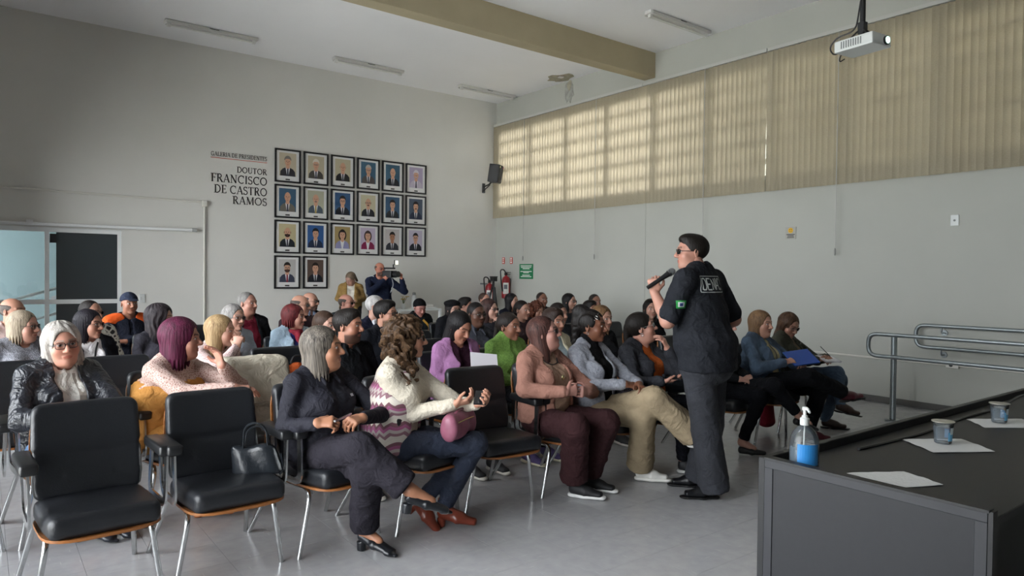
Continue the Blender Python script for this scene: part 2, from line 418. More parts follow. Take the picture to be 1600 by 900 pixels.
def slat_mesh(w, h):
    v, f = [], []
    for k, z in enumerate((0, -h)):
        for x in (-w/2, -w/4, 0, w/4, w/2):
            v.append((.008*(1-(2*x/w)**2), x, z))
    for i in range(4): f.append((i, i+1, 6+i, 5+i))
    me = bpy.data.meshes.new('slat'); me.from_pydata(v, [], f); me.materials.append(m_slat)
    me.polygons.foreach_set('use_smooth', [True]*4); return me
SZ0, SZ1 = 4.64, 2.715
sm = slat_mesh(.089, SZ0-SZ1)
secs = [('beige vertical blind in the corner beside the wall loudspeaker', 12.0, 7.83), ('beige vertical blind left of the narrow gap with daylight', 7.82, 5.556),
        ('beige vertical blind behind the hanging projector', 5.544, 3.53), ('beige vertical blind at the right edge of the picture', 3.53, .1)]
for si, (lab, ya, yb) in enumerate(secs):
    e = empty('vertical_blind', (XB-.075, (ya+yb)/2, SZ0), 0, lab, 'blind', 'vertical blinds on the right wall')
    yc = (ya+yb)/2
    MB().box((-.025, yb-yc, 0), (.025, ya-yc, .045)).box((.025, yb-yc, .01), (.075, ya-yc, .03)).build('rail', m_rail, e)
    n = int(round((ya-yb)/.080)); st = (ya-yb)/n
    for k in range(n):
        o = inst('slat', sm, e, (0, ya-yc-(k+.5)*st, -.005)); a = rnd.uniform(19, 25)
        if si == 3 and k > 3: a = rnd.uniform(20, 30)
        if si >= 1 and k in (0, n-1): a = rnd.uniform(10, 14)
        o.rotation_euler = (rnd.uniform(-.002, .002), rnd.uniform(-.003, .003), rad(a))
        if si == 1 and k >= n-2: o.rotation_euler = (.010, 0, rad(14)); o.location.x += .004
    cd = MB()
    cy = {0: (10.94, 8.9), 1: (6.58,), 2: (4.53,), 3: (2.2,)}[si]
    for y in cy:
        c = inst('cord', MB().tube([(-.03, y-yc, -.01), (-.03, y-yc, (2.1 if si == 1 else 1.84)-SZ0)], .006, 6).mesh('cord', m_rail), e)
        inst('weight', MB().lathe([(.004, .0), (.011, .02), (.013, .07), (.005, .1)], (-.03, y-yc, (2.05 if si == 1 else 1.8)-SZ0), 10).mesh('weight', mat('cord_weight', '8d8d88', .5)), c)

# ------------------------------------------------------------------ ceiling fittings
def tube_light(x, y, label):
    e = empty('ceiling_light', (x, y, ZC), 0, label, 'light', 'fluorescent ceiling lights')
    wt = mat('light_white', 'd9d9d6', .5)
    MB().box((-.66, -.06, -.045), (.66, .06, 0)).build('body', wt, e, bevel=.006, seg=1)
    MB().box((-.64, -.075, -.055), (.64, -.06, -.012)).box((-.64, .06, -.055), (.64, .075, -.012)).build('reflector', mat('light_reflector', 'cfcfcb', .35), e)
    t = MB().tube([(-.58, 0, -.072), (.58, 0, -.072)], .014, 10).build('tube', mat('tube_off', 'e6e6e2', .3), e, smooth=True)
    MB().box((-.63, -.022, -.09), (-.58, .022, -.04)).box((.58, -.022, -.09), (.63, .022, -.04)).build('holder', wt, e)
    MB().tube([(-.06, -.085, -.02), (-.02, -.1, -.03), (.03, -.1, -.03), (.07, -.085, -.02)], .005, 6).build('wire', mat('black_plastic', '1b1c1e'), e)
tube_light(2.79, 11.13, 'fluorescent ceiling light nearest the left edge of the picture')
tube_light(5.39, 11.2, 'middle fluorescent ceiling light above the portrait wall')
tube_light(7.97, 11.27, 'fluorescent ceiling light near the room corner')
tube_light(7.93, 6.5, 'fluorescent ceiling light on the near side of the beam')

# projector on its pole
m_blk = mat('black_plastic', '1b1c1e', .45); m_wht = mat('white_plastic', 'd5d8d6', .4)
px, py, pz = 5.47, 2.68, 3.33
e = empty('projector', (px, py, pz), rad(-97), 'white ceiling projector hanging from a black pole', 'projector')
MB().box((-.16, -.12, -.045), (.16, .12, .045)).build('case', m_wht, e, bevel=.012)
for k in range(9): inst('vent_slot', MB().box((-.10+k*.02, -.1225, -.025), (-.092+k*.02, -.1195, .03)).mesh('vent_slot', mat('vent_grey', '6d716f', .5)), e)
l = MB().cyl((.155, .05, 0), (.175, .05, 0), .034).build('lens_ring', m_blk, e, smooth=True)
MB().cyl((.174, .05, 0), (.178, .05, 0), .026).build('lens', mat('lens_glow', 'c8ffe4', .2, emit=1.2), l, smooth=True)
MB().tube([(0, 0, .07), (0, 0, ZC-pz)], .02, 12).build('pole', m_blk, e, smooth=True)
MB().tube([(-.08, -.06, .045), (-.03, -.03, .1), (0, 0, .13)], .007, 6).tube([(.08, .06, .045), (.03, .03, .1), (0, 0, .13)], .007, 6).tube([(.08, -.06, .045), (.03, -.03, .1), (0, 0, .13)], .007, 6).cb((0, 0, .13), (.05, .05, .09)).build('bracket', m_blk, e)
MB().tube(rpath([(-.02, 0, .35), (-.05, -.01, .12), (-.2, -.03, .11), (-.27, -.03, .04), (-.22, -.03, -.03), (-.16, -.03, -.01)], .07), .006, 6).tube(rpath([(-.16, .05, .0), (-.22, .05, -.01), (-.23, .05, -.07), (-.17, .03, -.06)], .03), .005, 6).build('cable', m_blk, e, smooth=True)

# damp patch by the corner of the ceiling: peeled paint flakes on wall and ceiling
def blob(n, r, seed, sy=1.):
    q = random.Random(seed); return [(math.cos(2*math.pi*i/n)*r*q.uniform(.6, 1.2), math.sin(2*math.pi*i/n)*r*sy*q.uniform(.6, 1.2)) for i in range(n)]
e = empty('damp_patch', (XB, 9.72, ZC-.2), 0, 'peeling damp patch on the wall and ceiling above the blinds', 'stain')
mt1 = mat('bare_plaster', 'a8a18c', .95, bump=.5, bscale=30, var=.2, vscale=10); mt2 = mat('damp_grey', '9c9c96', .9, var=.25, vscale=12)
q = MB(); q.poly([(-.006, -y*1.0, z-.0) for y, z in blob(14, .13, 3, 1.9)], (.006, 0, 0)); q.build('wall_stain', mt2, e)
q = MB(); q.poly([(-.009, -y, z+.1) for y, z in blob(9, .06, 5, 1.8)], (.004, 0, 0)); q.build('wall_flake', mt1, e)
q = MB(); q.poly([(-.24+x*1.2, y*1.5, .192) for x, y in blob(13, .2, 9)], (0, 0, .008)); q.build('ceiling_flake', mt1, e)
q = MB(); q.poly([(-.33+x, y-.12, .17) for x, y in blob(7, .07, 11)], (.03, .02, .02)); q.build('loose_flake', mat('paint_flake', 'd8d6d0', .8), e)

# ------------------------------------------------------------------ wall fittings
# conduit on the back wall
e = empty('conduit', (2.89, YA-.027, 2.63), 0, 'white conduit pipe running over the door and down the back wall', 'pipe')
MB().tube([(-3.6, 0, .03), (0, 0, 0)], .014, 8).build('horizontal_pipe', m_pipe, e, smooth=True)
MB().tube([(0, 0, 0), (0, 0, -2.6)], .014, 8).build('vertical_pipe', m_pipe, e, smooth=True)
MB().cb((0, 0, -.02), (.075, .05, .10)).build('junction_box', m_pipe, e, bevel=.008)
MB().cyl((0, 0, -1.15), (0, 0, -1.2), .02).build('clip', m_pipe, e)
e = empty('sliding_track', (.5, YA-.04, 2.16), 0, 'pale sliding door track tube above the glass door', 'rail')
MB().tube([(-1.2, 0, -.01), (2.2, 0, .01)], .024, 10).build('track', m_alu, e, smooth=True)
MB().cyl((2.2, 0, .01), (2.27, 0, .01), .03).build('end_cap', mat('cap_grey', '9b9d9c', .4), e, smooth=True)
MB().box((.02, .0, .02), (.1, .035, .055)).box((-1.1, .0, .02), (-1.02, .035, .055)).build('bracket', m_alu, e)
e = empty('light_switch', (1.99, YA-.008, 1.08), 0, 'white switch plate beside the glass door', 'switch')
MB().cb((0, 0, 0), (.085, .014, .13)).build('plate', m_wht, e, bevel=.004, seg=1); MB().cb((-.015, -.01, 0), (.022, .01, .05)).build('rocker', mat('switch_grey', 'c5c7c5', .4), e)
e = empty('pipe_fitting', (.2, YA-.03, 2.58), 0, 'small white cap on the wall at the left edge', 'fitting'); MB().cyl((0, .03, 0), (0, -.03, 0), .04).build('cap', m_pipe, e, smooth=True); MB().tube([(-.3, .01, 0), (0, .01, 0)], .03, 10).build('stub', m_pipe, e, smooth=True)
# conduit with outlet low on the right wall
e = empty('wall_conduit', (XB-.02, 3.18, .54), 0, 'white conduit with a socket low on the right wall behind the handrail', 'pipe')
MB().tube([(0, -2.5, 0), (0, 2.2, 0)], .013, 8).build('pipe', m_pipe, e, smooth=True)
s_ = MB().cb((-.01, 0, .005), (.045, .13, .075)).build('socket_box', m_pipe, e, bevel=.008); MB().cyl((-.03, .01, .005), (-.036, .01, .005), .02).build('socket', m_blk, s_)
e = empty('wall_plate', (XB-.008, 3.2, 2.18), 0, 'white blank plate high on the right wall', 'plate')
MB().cb((0, 0, 0), (.016, .085, .125)).build('plate', m_wht, e, bevel=.004, seg=1); MB().cyl((-.008, 0, 0), (-.013, 0, 0), .012).build('hole', mat('vent_grey', '6d716f'), e)
# smiley sign
e = empty('smiley_sign', (XB-.005, 5.2, 2.12), 0, 'small grey sign with a yellow smiling face on the right wall', 'sign')
MB().cb((0, 0, 0), (.008, .155, .165)).build('board', mat('sign_grey', 'a9a79e', .6), e)
s_ = MB().tube([(-.004, 0, .035), (-.007, 0, .035)], .036, 24).build('yellow_face', mat('sign_yellow', 'd9a916', .5), e)
MB().cb((-.008, .012, .046), (.002, .008, .012)).cb((-.008, -.012, .046), (.002, .008, .012)).tube([(-.008, .018, .028), (-.008, .01, .018), (-.008, -.01, .018), (-.008, -.018, .028)], .0025, 4).build('eyes_and_mouth', m_blk, s_)
for k, (w_, z_) in enumerate(((.12, -.02), (.09, -.04), (.10, -.06))): MB().cb((-.005, 0, z_), (.002, w_, .01)).build('text_line', m_blk, e)
# red arrow signs, green notice
m_red = mat('sign_red', 'c23a24', .5); m_wt = mat('sign_white', 'e8e6e0', .6)
for y, lab in ((11.72, 'narrow red fire sign on the wall, nearer the corner'), (11.45, 'narrow red fire sign on the wall, nearer the green notice')):
    e = empty('fire_sign', (XB-.004, y, 1.81), 0, lab, 'sign', 'red fire signs')
    MB().cb((0, 0, 0), (.006, .085, .135)).build('board', m_red, e)
    MB().cb((-.004, 0, .045), (.002, .05, .02)).poly([(-.004, -.03, .02), (-.004, .03, .02), (-.004, 0, -.01)], (-.002, 0, 0)).cb((-.004, 0, -.035), (.002, .05, .03)).build('arrow', m_wt, e)
e = empty('green_notice', (XB-.004, 10.95, 1.585), 0, 'green notice with white lines of text on the right wall', 'sign')
MB().cb((0, 0, 0), (.006, .44, .30)).build('board', mat('sign_green', '1f7a4e', .5), e)
for z_, w_ in ((.115, .36), (.085, .33), (.055, .22), (.0, .36), (-.025, .18), (-.075, .24), (-.105, .34)): MB().cb((-.004, 0, z_), (.002, w_, .014)).build('text_line', m_wt, e)
# loudspeaker on a bracket
e = empty('loudspeaker', (8.42, YA, 3.33), 0, 'black loudspeaker on a wall bracket in the corner', 'loudspeaker')
MB().cb((0, -.012, 0), (.06, .024, .2)).build('wall_plate', m_blk, e)
MB().tube([(0, -.02, .03), (.0, -.2, .06), (.0, -.34, .12)], .016, 8).tube([(0, -.02, -.05), (.0, -.24, .05)], .01, 8).build('arm', m_blk, e, smooth=True)
R_ = Matrix.Rotation(rad(35), 3, 'Z') @ Matrix.Rotation(rad(8), 3, 'X')
MB().cb((.0, -.42, .26), (.24, .22, .37), rot=R_).build('cabinet', m_blk, e, bevel=.012)
MB().cb(Vector((.0, -.42, .26)) + R_ @ Vector((0, -.115, 0)), (.21, .012, .34), rot=R_).build('grille', mat('grille', '232425', .7, bump=.6, bscale=400), e)
for dx, cl in ((-.09, 'd8d2a0'), (.09, 'a03048')):
    c0 = Vector((.0, -.42, .26)) + R_ @ Vector((dx, -.122, .14)); n_ = R_ @ Vector((0, -1, 0)); MB().tube([c0, c0+n_*.004], .02, 14).build('badge', mat('badge_'+cl, cl, .5), e)
# fire extinguishers
def extinguisher(x, y, z, label):
    e = empty('fire_extinguisher', (x, y, z), 0, label, 'fire extinguisher', 'fire extinguishers in the corner')
    MB().lathe([(.06, 0), (.085, .015), (.088, .05), (.088, .38), (.075, .43), (.04, .46), (.025, .47), (.025, .49)], n=20).build('cylinder', mat('extinguisher_red', '9c1622', .3, coat=.3), e, smooth=True)
    MB().tube([(.088*math.sin(a), -.0885*math.cos(a), .13) for a in np.linspace(-1.2, .3, 8)], .001, 4).build('band', m_wt, e)
    v, f = [], []
    for i, a in enumerate(np.linspace(-1.35, .05, 9)):
        v += [(.0895*math.sin(a), -.0895*math.cos(a), .1), (.0895*math.sin(a), -.0895*math.cos(a), .33)]
        if i: f.append((2*i-2, 2*i, 2*i+1, 2*i-1))
    lb = MB().add(v, f).build('paper_label', m_wt, e)
    v, f = [], []
    for i, a in enumerate(np.linspace(-1.1, -.3, 6)):
        v += [(.0905*math.sin(a), -.0905*math.cos(a), .2), (.0905*math.sin(a), -.0905*math.cos(a), .29)]
        if i: f.append((2*i-2, 2*i, 2*i+1, 2*i-1))
    MB().add(v, f).build('label_print', mat('print_grey', '6e7076', .6), lb)
    MB().cb((0, 0, .51), (.05, .04, .06)).cb((.02, -.06, .54), (.02, .13, .012)).cb((.02, -.06, .50), (.02, .11, .012)).build('valve', m_blk, e)
    MB().tube(rpath([(0, 0, .52), (-.05, 0, .6), (-.16, -.02, .6), (-.14, -.02, .35), (-.11, -.03, .15)], .12), .013, 8).build('hose', m_blk, e, smooth=True)
extinguisher(XB-.1, 11.5, 1.02, 'red fire extinguisher hanging on the right wall near the corner')
MB().cb((XB-.01, 11.5, 1.4), (.02, .06, .08)).build('hook', m_galv, None)
h_ = bpy.data.objects['hook']; h_.name = 'extinguisher_hook'; tag(h_, 'steel hook that carries the upper fire extinguisher', 'hook')
extinguisher(XB-.36, 11.72, .86, 'red fire extinguisher hanging lower on the back wall behind the tripod')
h_ = MB().cb((XB-.36, YA-.1, 1.32), (.05, .2, .03)).build('extinguisher_hook', m_galv); tag(h_, 'steel hook that carries the lower fire extinguisher', 'hook')
# camera tripod in the corner
e = empty('tripod', (8.12, 11.2, 0), 0, 'black folded camera tripod standing in the corner before the extinguishers', 'tripod')
for a in (0.3, 2.4, 4.5): MB().tube([(.03*math.cos(a), .03*math.sin(a), 1.26), (.3*math.cos(a), .3*math.sin(a), .01)], [.02, .012], 8).build('leg', m_blk, e, smooth=True)
MB().cyl((0, 0, .9), (0, 0, 1.38), .018).build('column', m_blk, e, smooth=True)
MB().cb((0, 0, 1.42), (.09, .13, .08)).cb((0, 0, 1.47), (.12, .12, .02)).build('head', m_blk, e, bevel=.008)
MB().tube([(0, 0, 1.42), (-.2, -.16, 1.12)], .01, 8).build('pan_handle', m_blk, e, smooth=True)

# handrails
e = empty('handrail', (7.72, 3.38, 0), 0, 'grey tubular double handrail on posts before the ramp', 'railing')
MB().cyl((0, 0, 0), (0, 0, .93), .03).build('post', m_galv, e, smooth=True)
MB().cyl((0, -1.35, 0), (0, -1.35, .93), .03).build('post', m_galv, e, smooth=True)
MB().cyl((0, 0, 0), (0, 0, .012), .075).build('foot_plate', m_galv, e, smooth=True); MB().cyl((0, -1.35, 0), (0, -1.35, .012), .075).build('foot_plate', m_galv, e, smooth=True)
MB().tube(rpath([(-.04, -1.9, .915), (-.04, .25, .915), (-.04, .25, .68), (-.04, -1.9, .68)], .1, 8), .022, 12).build('double_tube', m_galv, e, smooth=True)
MB().tube([(0, 0, .915), (-.04, 0, .915)], .014).tube([(0, 0, .68), (-.04, 0, .68)], .014).build('joint', m_galv, e)
e = empty('wall_handrail', (XB-.09, 3.4, 0), 0, 'grey double handrail fixed to the right wall', 'railing')
MB().tube(rpath([(0, -1.9, .98), (0, .15, .98), (0, .15, .73), (0, -1.9, .73)], .1, 8), .022, 12).build('double_tube', m_galv, e, smooth=True)
for y in (-.12, -1.3): MB().tube(rpath([(0, y, .96), (0, y, .9), (.09, y, .9)], .03), .009).tube(rpath([(0, y, .71), (0, y, .65), (.09, y, .65)], .03), .009).cyl((.08, y, .9), (.09, y, .9), .035).cyl((.08, y, .65), (.09, y, .65), .035).build('bracket', m_galv, e)

# ------------------------------------------------------------------ lettering on the back wall
def arc(cx, cy, rx, ry, a0, a1, n=14): return [(cx+rx*math.cos(rad(a0+(a1-a0)*i/n)), cy+ry*math.sin(rad(a0+(a1-a0)*i/n))) for i in range(n+1)]
TK, TN = .15, .065
GL = {
 'I': (.38, [([(.19, 0), (.19, 1)], TK)], [(.19, 0), (.19, 1)]),
 'A': (.80, [([(.40, 1), (.10, 0)], TN), ([(.40, 1), (.70, 0)], TK), ([(.2, .34), (.6, .34)], TN)], [(.10, 0), (.70, 0)]),
 'L': (.66, [([(.19, 0), (.19, 1)], TK), ([(.19, .03), (.6, .03)], TN), ([(.6, .0), (.6, .24)], TN)], [(.19, 0), (.19, 1)]),
 'E': (.68, [([(.19, 0), (.19, 1)], TK), ([(.19, .03), (.6, .03)], TN), ([(.19, .97), (.58, .97)], TN), ([(.19, .52), (.48, .52)], TN), ([(.6, .0), (.6, .2)], TN), ([(.58, .8), (.58, 1)], TN), ([(.48, .43), (.48, .61)], TN)], [(.12, 0), (.12, 1)]),
 'F': (.64, [([(.19, 0), (.19, 1)], TK), ([(.19, .97), (.58, .97)], TN), ([(.19, .52), (.48, .52)], TN), ([(.58, .8), (.58, 1)], TN), ([(.48, .43), (.48, .61)], TN)], [(.19, 0), (.12, 1)]),
 'D': (.86, [([(.19, 0), (.19, 1)], TK), (arc(.33, .5, .42, .47, 90, -90), .12), ([(.19, .97), (.36, .97)], TN), ([(.19, .03), (.36, .03)], TN)], [(.12, 0), (.12, 1)]),
 'P': (.68, [([(.19, 0), (.19, 1)], TK), (arc(.33, .74, .25, .24, 90, -90), .11), ([(.19, .97), (.36, .97)], TN), ([(.19, .5), (.36, .5)], TN)], [(.19, 0), (.12, 1)]),
 'R': (.78, [([(.19, 0), (.19, 1)], TK), (arc(.33, .75, .24, .23, 90, -90), .11), ([(.19, .97), (.36, .97)], TN), ([(.19, .52), (.36, .52)], TN), ([(.38, .5), (.68, .0)], TK)], [(.19, 0), (.12, 1), (.70, 0)]),
 'O': (.94, [(arc(.47, .5, .37, .46, 0, 360, 26), .12)], []),
 'C': (.84, [(arc(.47, .5, .37, .46, 48, 312, 22), .12), ([(.72, .68), (.72, .98)], TN)], []),
 'G': (.90, [(arc(.47, .5, .37, .46, 48, 318, 22), .12), ([(.72, .68), (.72, .98)], TN), ([(.74, .06), (.74, .44)], TK)], [(.72, .44)]),
 'S': (.62, [(arc(.30, .74, .2, .21, 40, 230, 12)+arc(.31, .27, .22, .24, 62, -150, 14)[0:], .11), ([(.48, .78), (.48, .98)], TN), ([(.1, .02), (.1, .24)], TN)], []),
 'T': (.74, [([(.37, 0), (.37, 1)], TK), ([(.08, .97), (.66, .97)], TN), ([(.08, .8), (.08, 1)], TN), ([(.66, .8), (.66, 1)], TN)], [(.37, 0)]),
 'U': (.84, [([(.19, 1), (.19, .34)], TK), (arc(.42, .32, .24, .29, 180, 360, 12), .1), ([(.66, .34), (.66, 1)], TN)], [(.19, 1), (.66, 1)]),
 'N': (.90, [([(.18, 0), (.18, 1)], TN), ([(.16, 1), (.72, 0)], TK), ([(.72, 0), (.72, 1)], TN)], [(.18, 0), (.13, 1), (.72, 1)]),
 'M': (1.04, [([(.17, 0), (.2, 1)], TN), ([(.2, 1), (.52, .05)], TK), ([(.52, .05), (.84, 1)], TN), ([(.84, 1), (.87, 0)], TK)], [(.17, 0), (.17, 1), (.87, 1), (.87, 0)]),
 ' ': (.36, [], []),
}
def ribbon(b, pts, w, fn, th):
    P = [Vector((x, y)) for x, y in pts]; v = []; n = len(P)
    for i in range(n):
        t = (P[min(i+1, n-1)]-P[max(i-1, 0)]).normalized(); nn = Vector((-t.y, t.x))*w/2
        v += [fn(*(P[i]+nn), 0), fn(*(P[i]-nn), 0), fn(*(P[i]+nn), th), fn(*(P[i]-nn), th)]
    f = []
    for i in range(n-1):
        a, c = 4*i, 4*i+4
        f += [(a+2, a+3, c+3, c+2), (a, a+2, c+2, c), (a+3, a+1, c+1, c+3)]
    f += [(0, 1, 3, 2), (4*n-4, 4*n-2, 4*n-1, 4*n-3)]
    b.add(v, f)
def serif_text(txt, x0, x1, z, h, name, m, parent):
    """letters between x0 and x1 on the back wall, baseline z, cap height h"""
    tot = sum(GL[c][0] for c in txt); sx = (x1-x0)/tot; b = MB(); x = x0
    for ch in txt:
        adv, st, se = GL[ch]
        fn = lambda u, v_, t, x=x: (x+u*sx, YA-.0015-t, z+v_*h)
        for k, (pts, w) in enumerate(st): ribbon(b, pts, w, fn, .003+.0003*k)
        for (u, v_) in se: ribbon(b, [(u-.12, v_*(1-.05)+.025), (u+.12, v_*(1-.05)+.025)], .05, fn, .0045)
        x += adv*sx
    return b.build(name, m, parent)
e = empty('wall_lettering', (0, 0, 0), 0, 'dark serif wall lettering with a red rule left of the portraits', 'lettering')
m_ink = mat('lettering_ink', '2a2826', .6)
serif_text('GALERIA DE PRESIDENTES', 2.99, 3.90, 3.405, .07, 'title_line', m_ink, e)
MB().box((2.99, YA-.005, 3.372), (3.90, YA-.001, 3.380)).build('red_rule', m_red, e)
serif_text('DOUTOR', 3.40, 3.90, 3.165, .098, 'word_line', m_ink, e)
serif_text('FRANCISCO', 2.99, 3.905, 2.985, .135, 'word_line', m_ink, e)
serif_text('DE CASTRO', 3.04, 3.905, 2.805, .135, 'word_line', m_ink, e)
serif_text('RAMOS', 3.33, 3.905, 2.64, .130, 'word_line', m_ink, e)

# ------------------------------------------------------------------ portraits
m_frame = mat('portrait_frame_black', '17171a', .35); m_mat = mat('portrait_mat', 'd9d9d8', .7)
def flat_mat(c): return mat('print_'+c, c, .55, spec=.3)
def portrait(x, z, label, bgc, suit, hairc, skin='c79a80', tie='3a3a48', bald=0, glasses=0, beard=None, mous=None, fem=0, shirt='d8d8dc', sil=0.):
    e = empty('portrait', (x, YA, z), 0, label, 'portrait', 'framed portraits on the back wall')
    w, h, t = .228, .288, .028
    MB().box((-w, -.028, -h), (-w+t, 0, h)).box((w-t, -.028, -h), (w, 0, h)).box((-w+t, -.028, -h), (w-t, 0, -h+t)).box((-w+t, -.028, h-t), (w-t, 0, h)).build('frame', m_frame, e)
    MB().box((-w+t, -.012, -h+t), (w-t, -.006, h-t)).build('mat_board', m_mat, e)
    MB().box((-.038, -.016, -.246), (.038, -.012, -.222)).build('nameplate', mat('nameplate', '3b3935', .4), e)
    b = MB(); mats = []; dep = [-.0125]
    def lay(pts, c):
        m = flat_mat(c)
        if m not in mats: mats.append(m)
        n = len(pts); y = dep[0]; dep[0] -= .00025
        b.add([(px_, y, pz_+.025) for px_, pz_ in pts], [tuple(range(n))], mats.index(m))
    def el(cx, cz, rx, rz, a0=0, a1=360, n=20): return [(cx+rx*math.cos(rad(a0+(a1-a0)*i/n)), cz+rz*math.sin(rad(a0+(a1-a0)*i/n))) for i in range(n+(0 if a1-a0 >= 360 else 1))]
    hx = sil*.02
    lay([(-.15, -.2), (.15, -.2), (.15, .2), (-.15, .2)], bgc)
    if fem: lay(el(hx, .045, .078, .105), hairc)
    lay([(-.135, -.2), (-.128, -.12), (-.09, -.075), (-.035, -.05), (.035, -.05), (.09, -.075), (.128, -.12), (.135, -.2)], suit)
    lay([(-.04, -.048), (.04, -.048), (.012, -.2), (-.012, -.2)], shirt)
    lay([(hx-.03, .02), (hx+.03, .02), (.034, -.06), (0, -.085), (-.034, -.06)], skin)
    if not fem: lay([(-.012, -.07), (.012, -.07), (.016, -.2), (-.016, -.2)], tie)
    if not bald: lay(el(hx, .075, .062, .078, 0, 180), hairc)
    else: lay(el(hx, .05, .062, .045, -20, 200), hairc)
    lay(el(hx, .045 if not bald else .052, .053, .074 if not bald else .084), skin)
    if not bald: lay(el(hx, .09, .056, .045, 20, 160) + [(hx-.03, .095), (hx, .1), (hx+.03, .095)][::1], hairc)
    if beard: lay(el(hx, .015, .05, .045, 180, 360) + el(hx, .012, .05, .012, 0, 180), beard)
    for s in (-1, 1):
        lay(el(hx+s*.021, .052, .009, .0045, n=8), '2b211d'); lay([(hx+s*.034, .066), (hx+s*.01, .068), (hx+s*.01, .064), (hx+s*.034, .061)], hairc)
    lay([(hx-.004, .05), (hx+.006, .05), (hx+.010, .025), (hx-.008, .025)], 'a87a62')
    if mous: lay(el(hx, .008, .024, .009, n=10), mous)
    lay(el(hx, -.003, .016, .004, n=8), '8d4a42')
    if glasses:
        for s in (-1, 1):
            lay(el(hx+s*.022, .05, .019, .014, n=12), '2a2a2c'); lay(el(hx+s*.022, .05, .016, .011, n=12), 'b89886'); lay(el(hx+s*.022, .05, .006, .004, n=8), '2b211d')
    o = link(bpy.data.objects.new('photograph', b.mesh('photograph', mats)), e)
    return e
ordn = ['first', 'second', 'third', 'fourth', 'fifth', 'last']
PR = [[('dark suit on cream ground', 'b9af9a', '35343a', '77736f', {}), ('dark jacket and glasses on beige ground', 'b3aa92', '4a4642', 'cfc9bd', dict(glasses=1)), ('black robe on beige ground', 'b5ad94', '2b2a2b', '8d8578', dict(bald=1)), ('brown-grey suit and glasses on blue ground', '3f6076', '55504e', 'b7b3ad', dict(glasses=1)), ('black suit on blue ground', '3d5f74', '26282c', '8d857c', dict(bald=1)), ('pale violet tinted suit', 'a79bb5', 'b9b0c0', 'cbc4cc', dict(mous='b7b0bb'))],
      [('brown-grey suit on blue ground', '3c5a72', '6b665e', '7d756d', dict(bald=1)), ('slate suit with gold tie on grey-green ground', 'a9a894', '4a5560', '8f8a84', dict(mous='6d6660', bald=1, tie='a08c4a')), ('black suit and glasses on blue ground', '35567a', '23262f', '2a2422', dict(glasses=1)), ('dark suit and glasses on cream ground', 'bdb79c', '2a2b30', '4b423c', dict(bald=1, glasses=1, mous='2d2522')), ('black suit on deep blue ground', '365571', '2b2c30', '2d2624', {}), ('navy suit on slate ground', '4a5666', '2c3348', '2a2322', dict(mous='241d1b'))],
      [('dark suit on yellow-cream ground', 'b9ae8a', '23282e', '3a3430', dict(bald=1, beard='2d2724')), ('navy suit on bright blue ground', '31588c', '1f2a45', '231f22', {}), ('lilac jacket on gold ground', '9d8a5e', '8f8fb5', '2a2321', dict(fem=1)), ('crimson jacket on pale violet ground', 'b9adc0', '7d1f48', '41302f', dict(fem=1)), ('dark suit on pale grey ground', 'b7b1b0', '30323a', '2a2523', dict(skin='a5765c')), ('dark suit and glasses on pale violet ground', 'b5aec0', '23262e', '2d2726', dict(glasses=1))],
      [('grey suit with crimson tie on pale grey ground', 'b4b2b0', '3c4050', '2c2523', dict(glasses=1, beard='4d3a30', tie='7d2234')), ('black suit on brown ground', '5a4a42', '1f2128', '241d1b', dict(tie='23232b'))]]
for r_, row in enumerate(PR):
    for c_, (lab, bgc, suit, hc, kw) in enumerate(row):
        rn = ['top row', 'second row', 'third row', 'bottom row'][r_]
        on = ordn[c_] if r_ < 3 else ('left' if c_ == 0 else 'right')
        portrait(4.255+.5085*c_, 3.36-.6155*r_+.002*c_, 'framed portrait, %s in %s, %s' % (on, rn, lab), bgc, suit, hc, **kw)
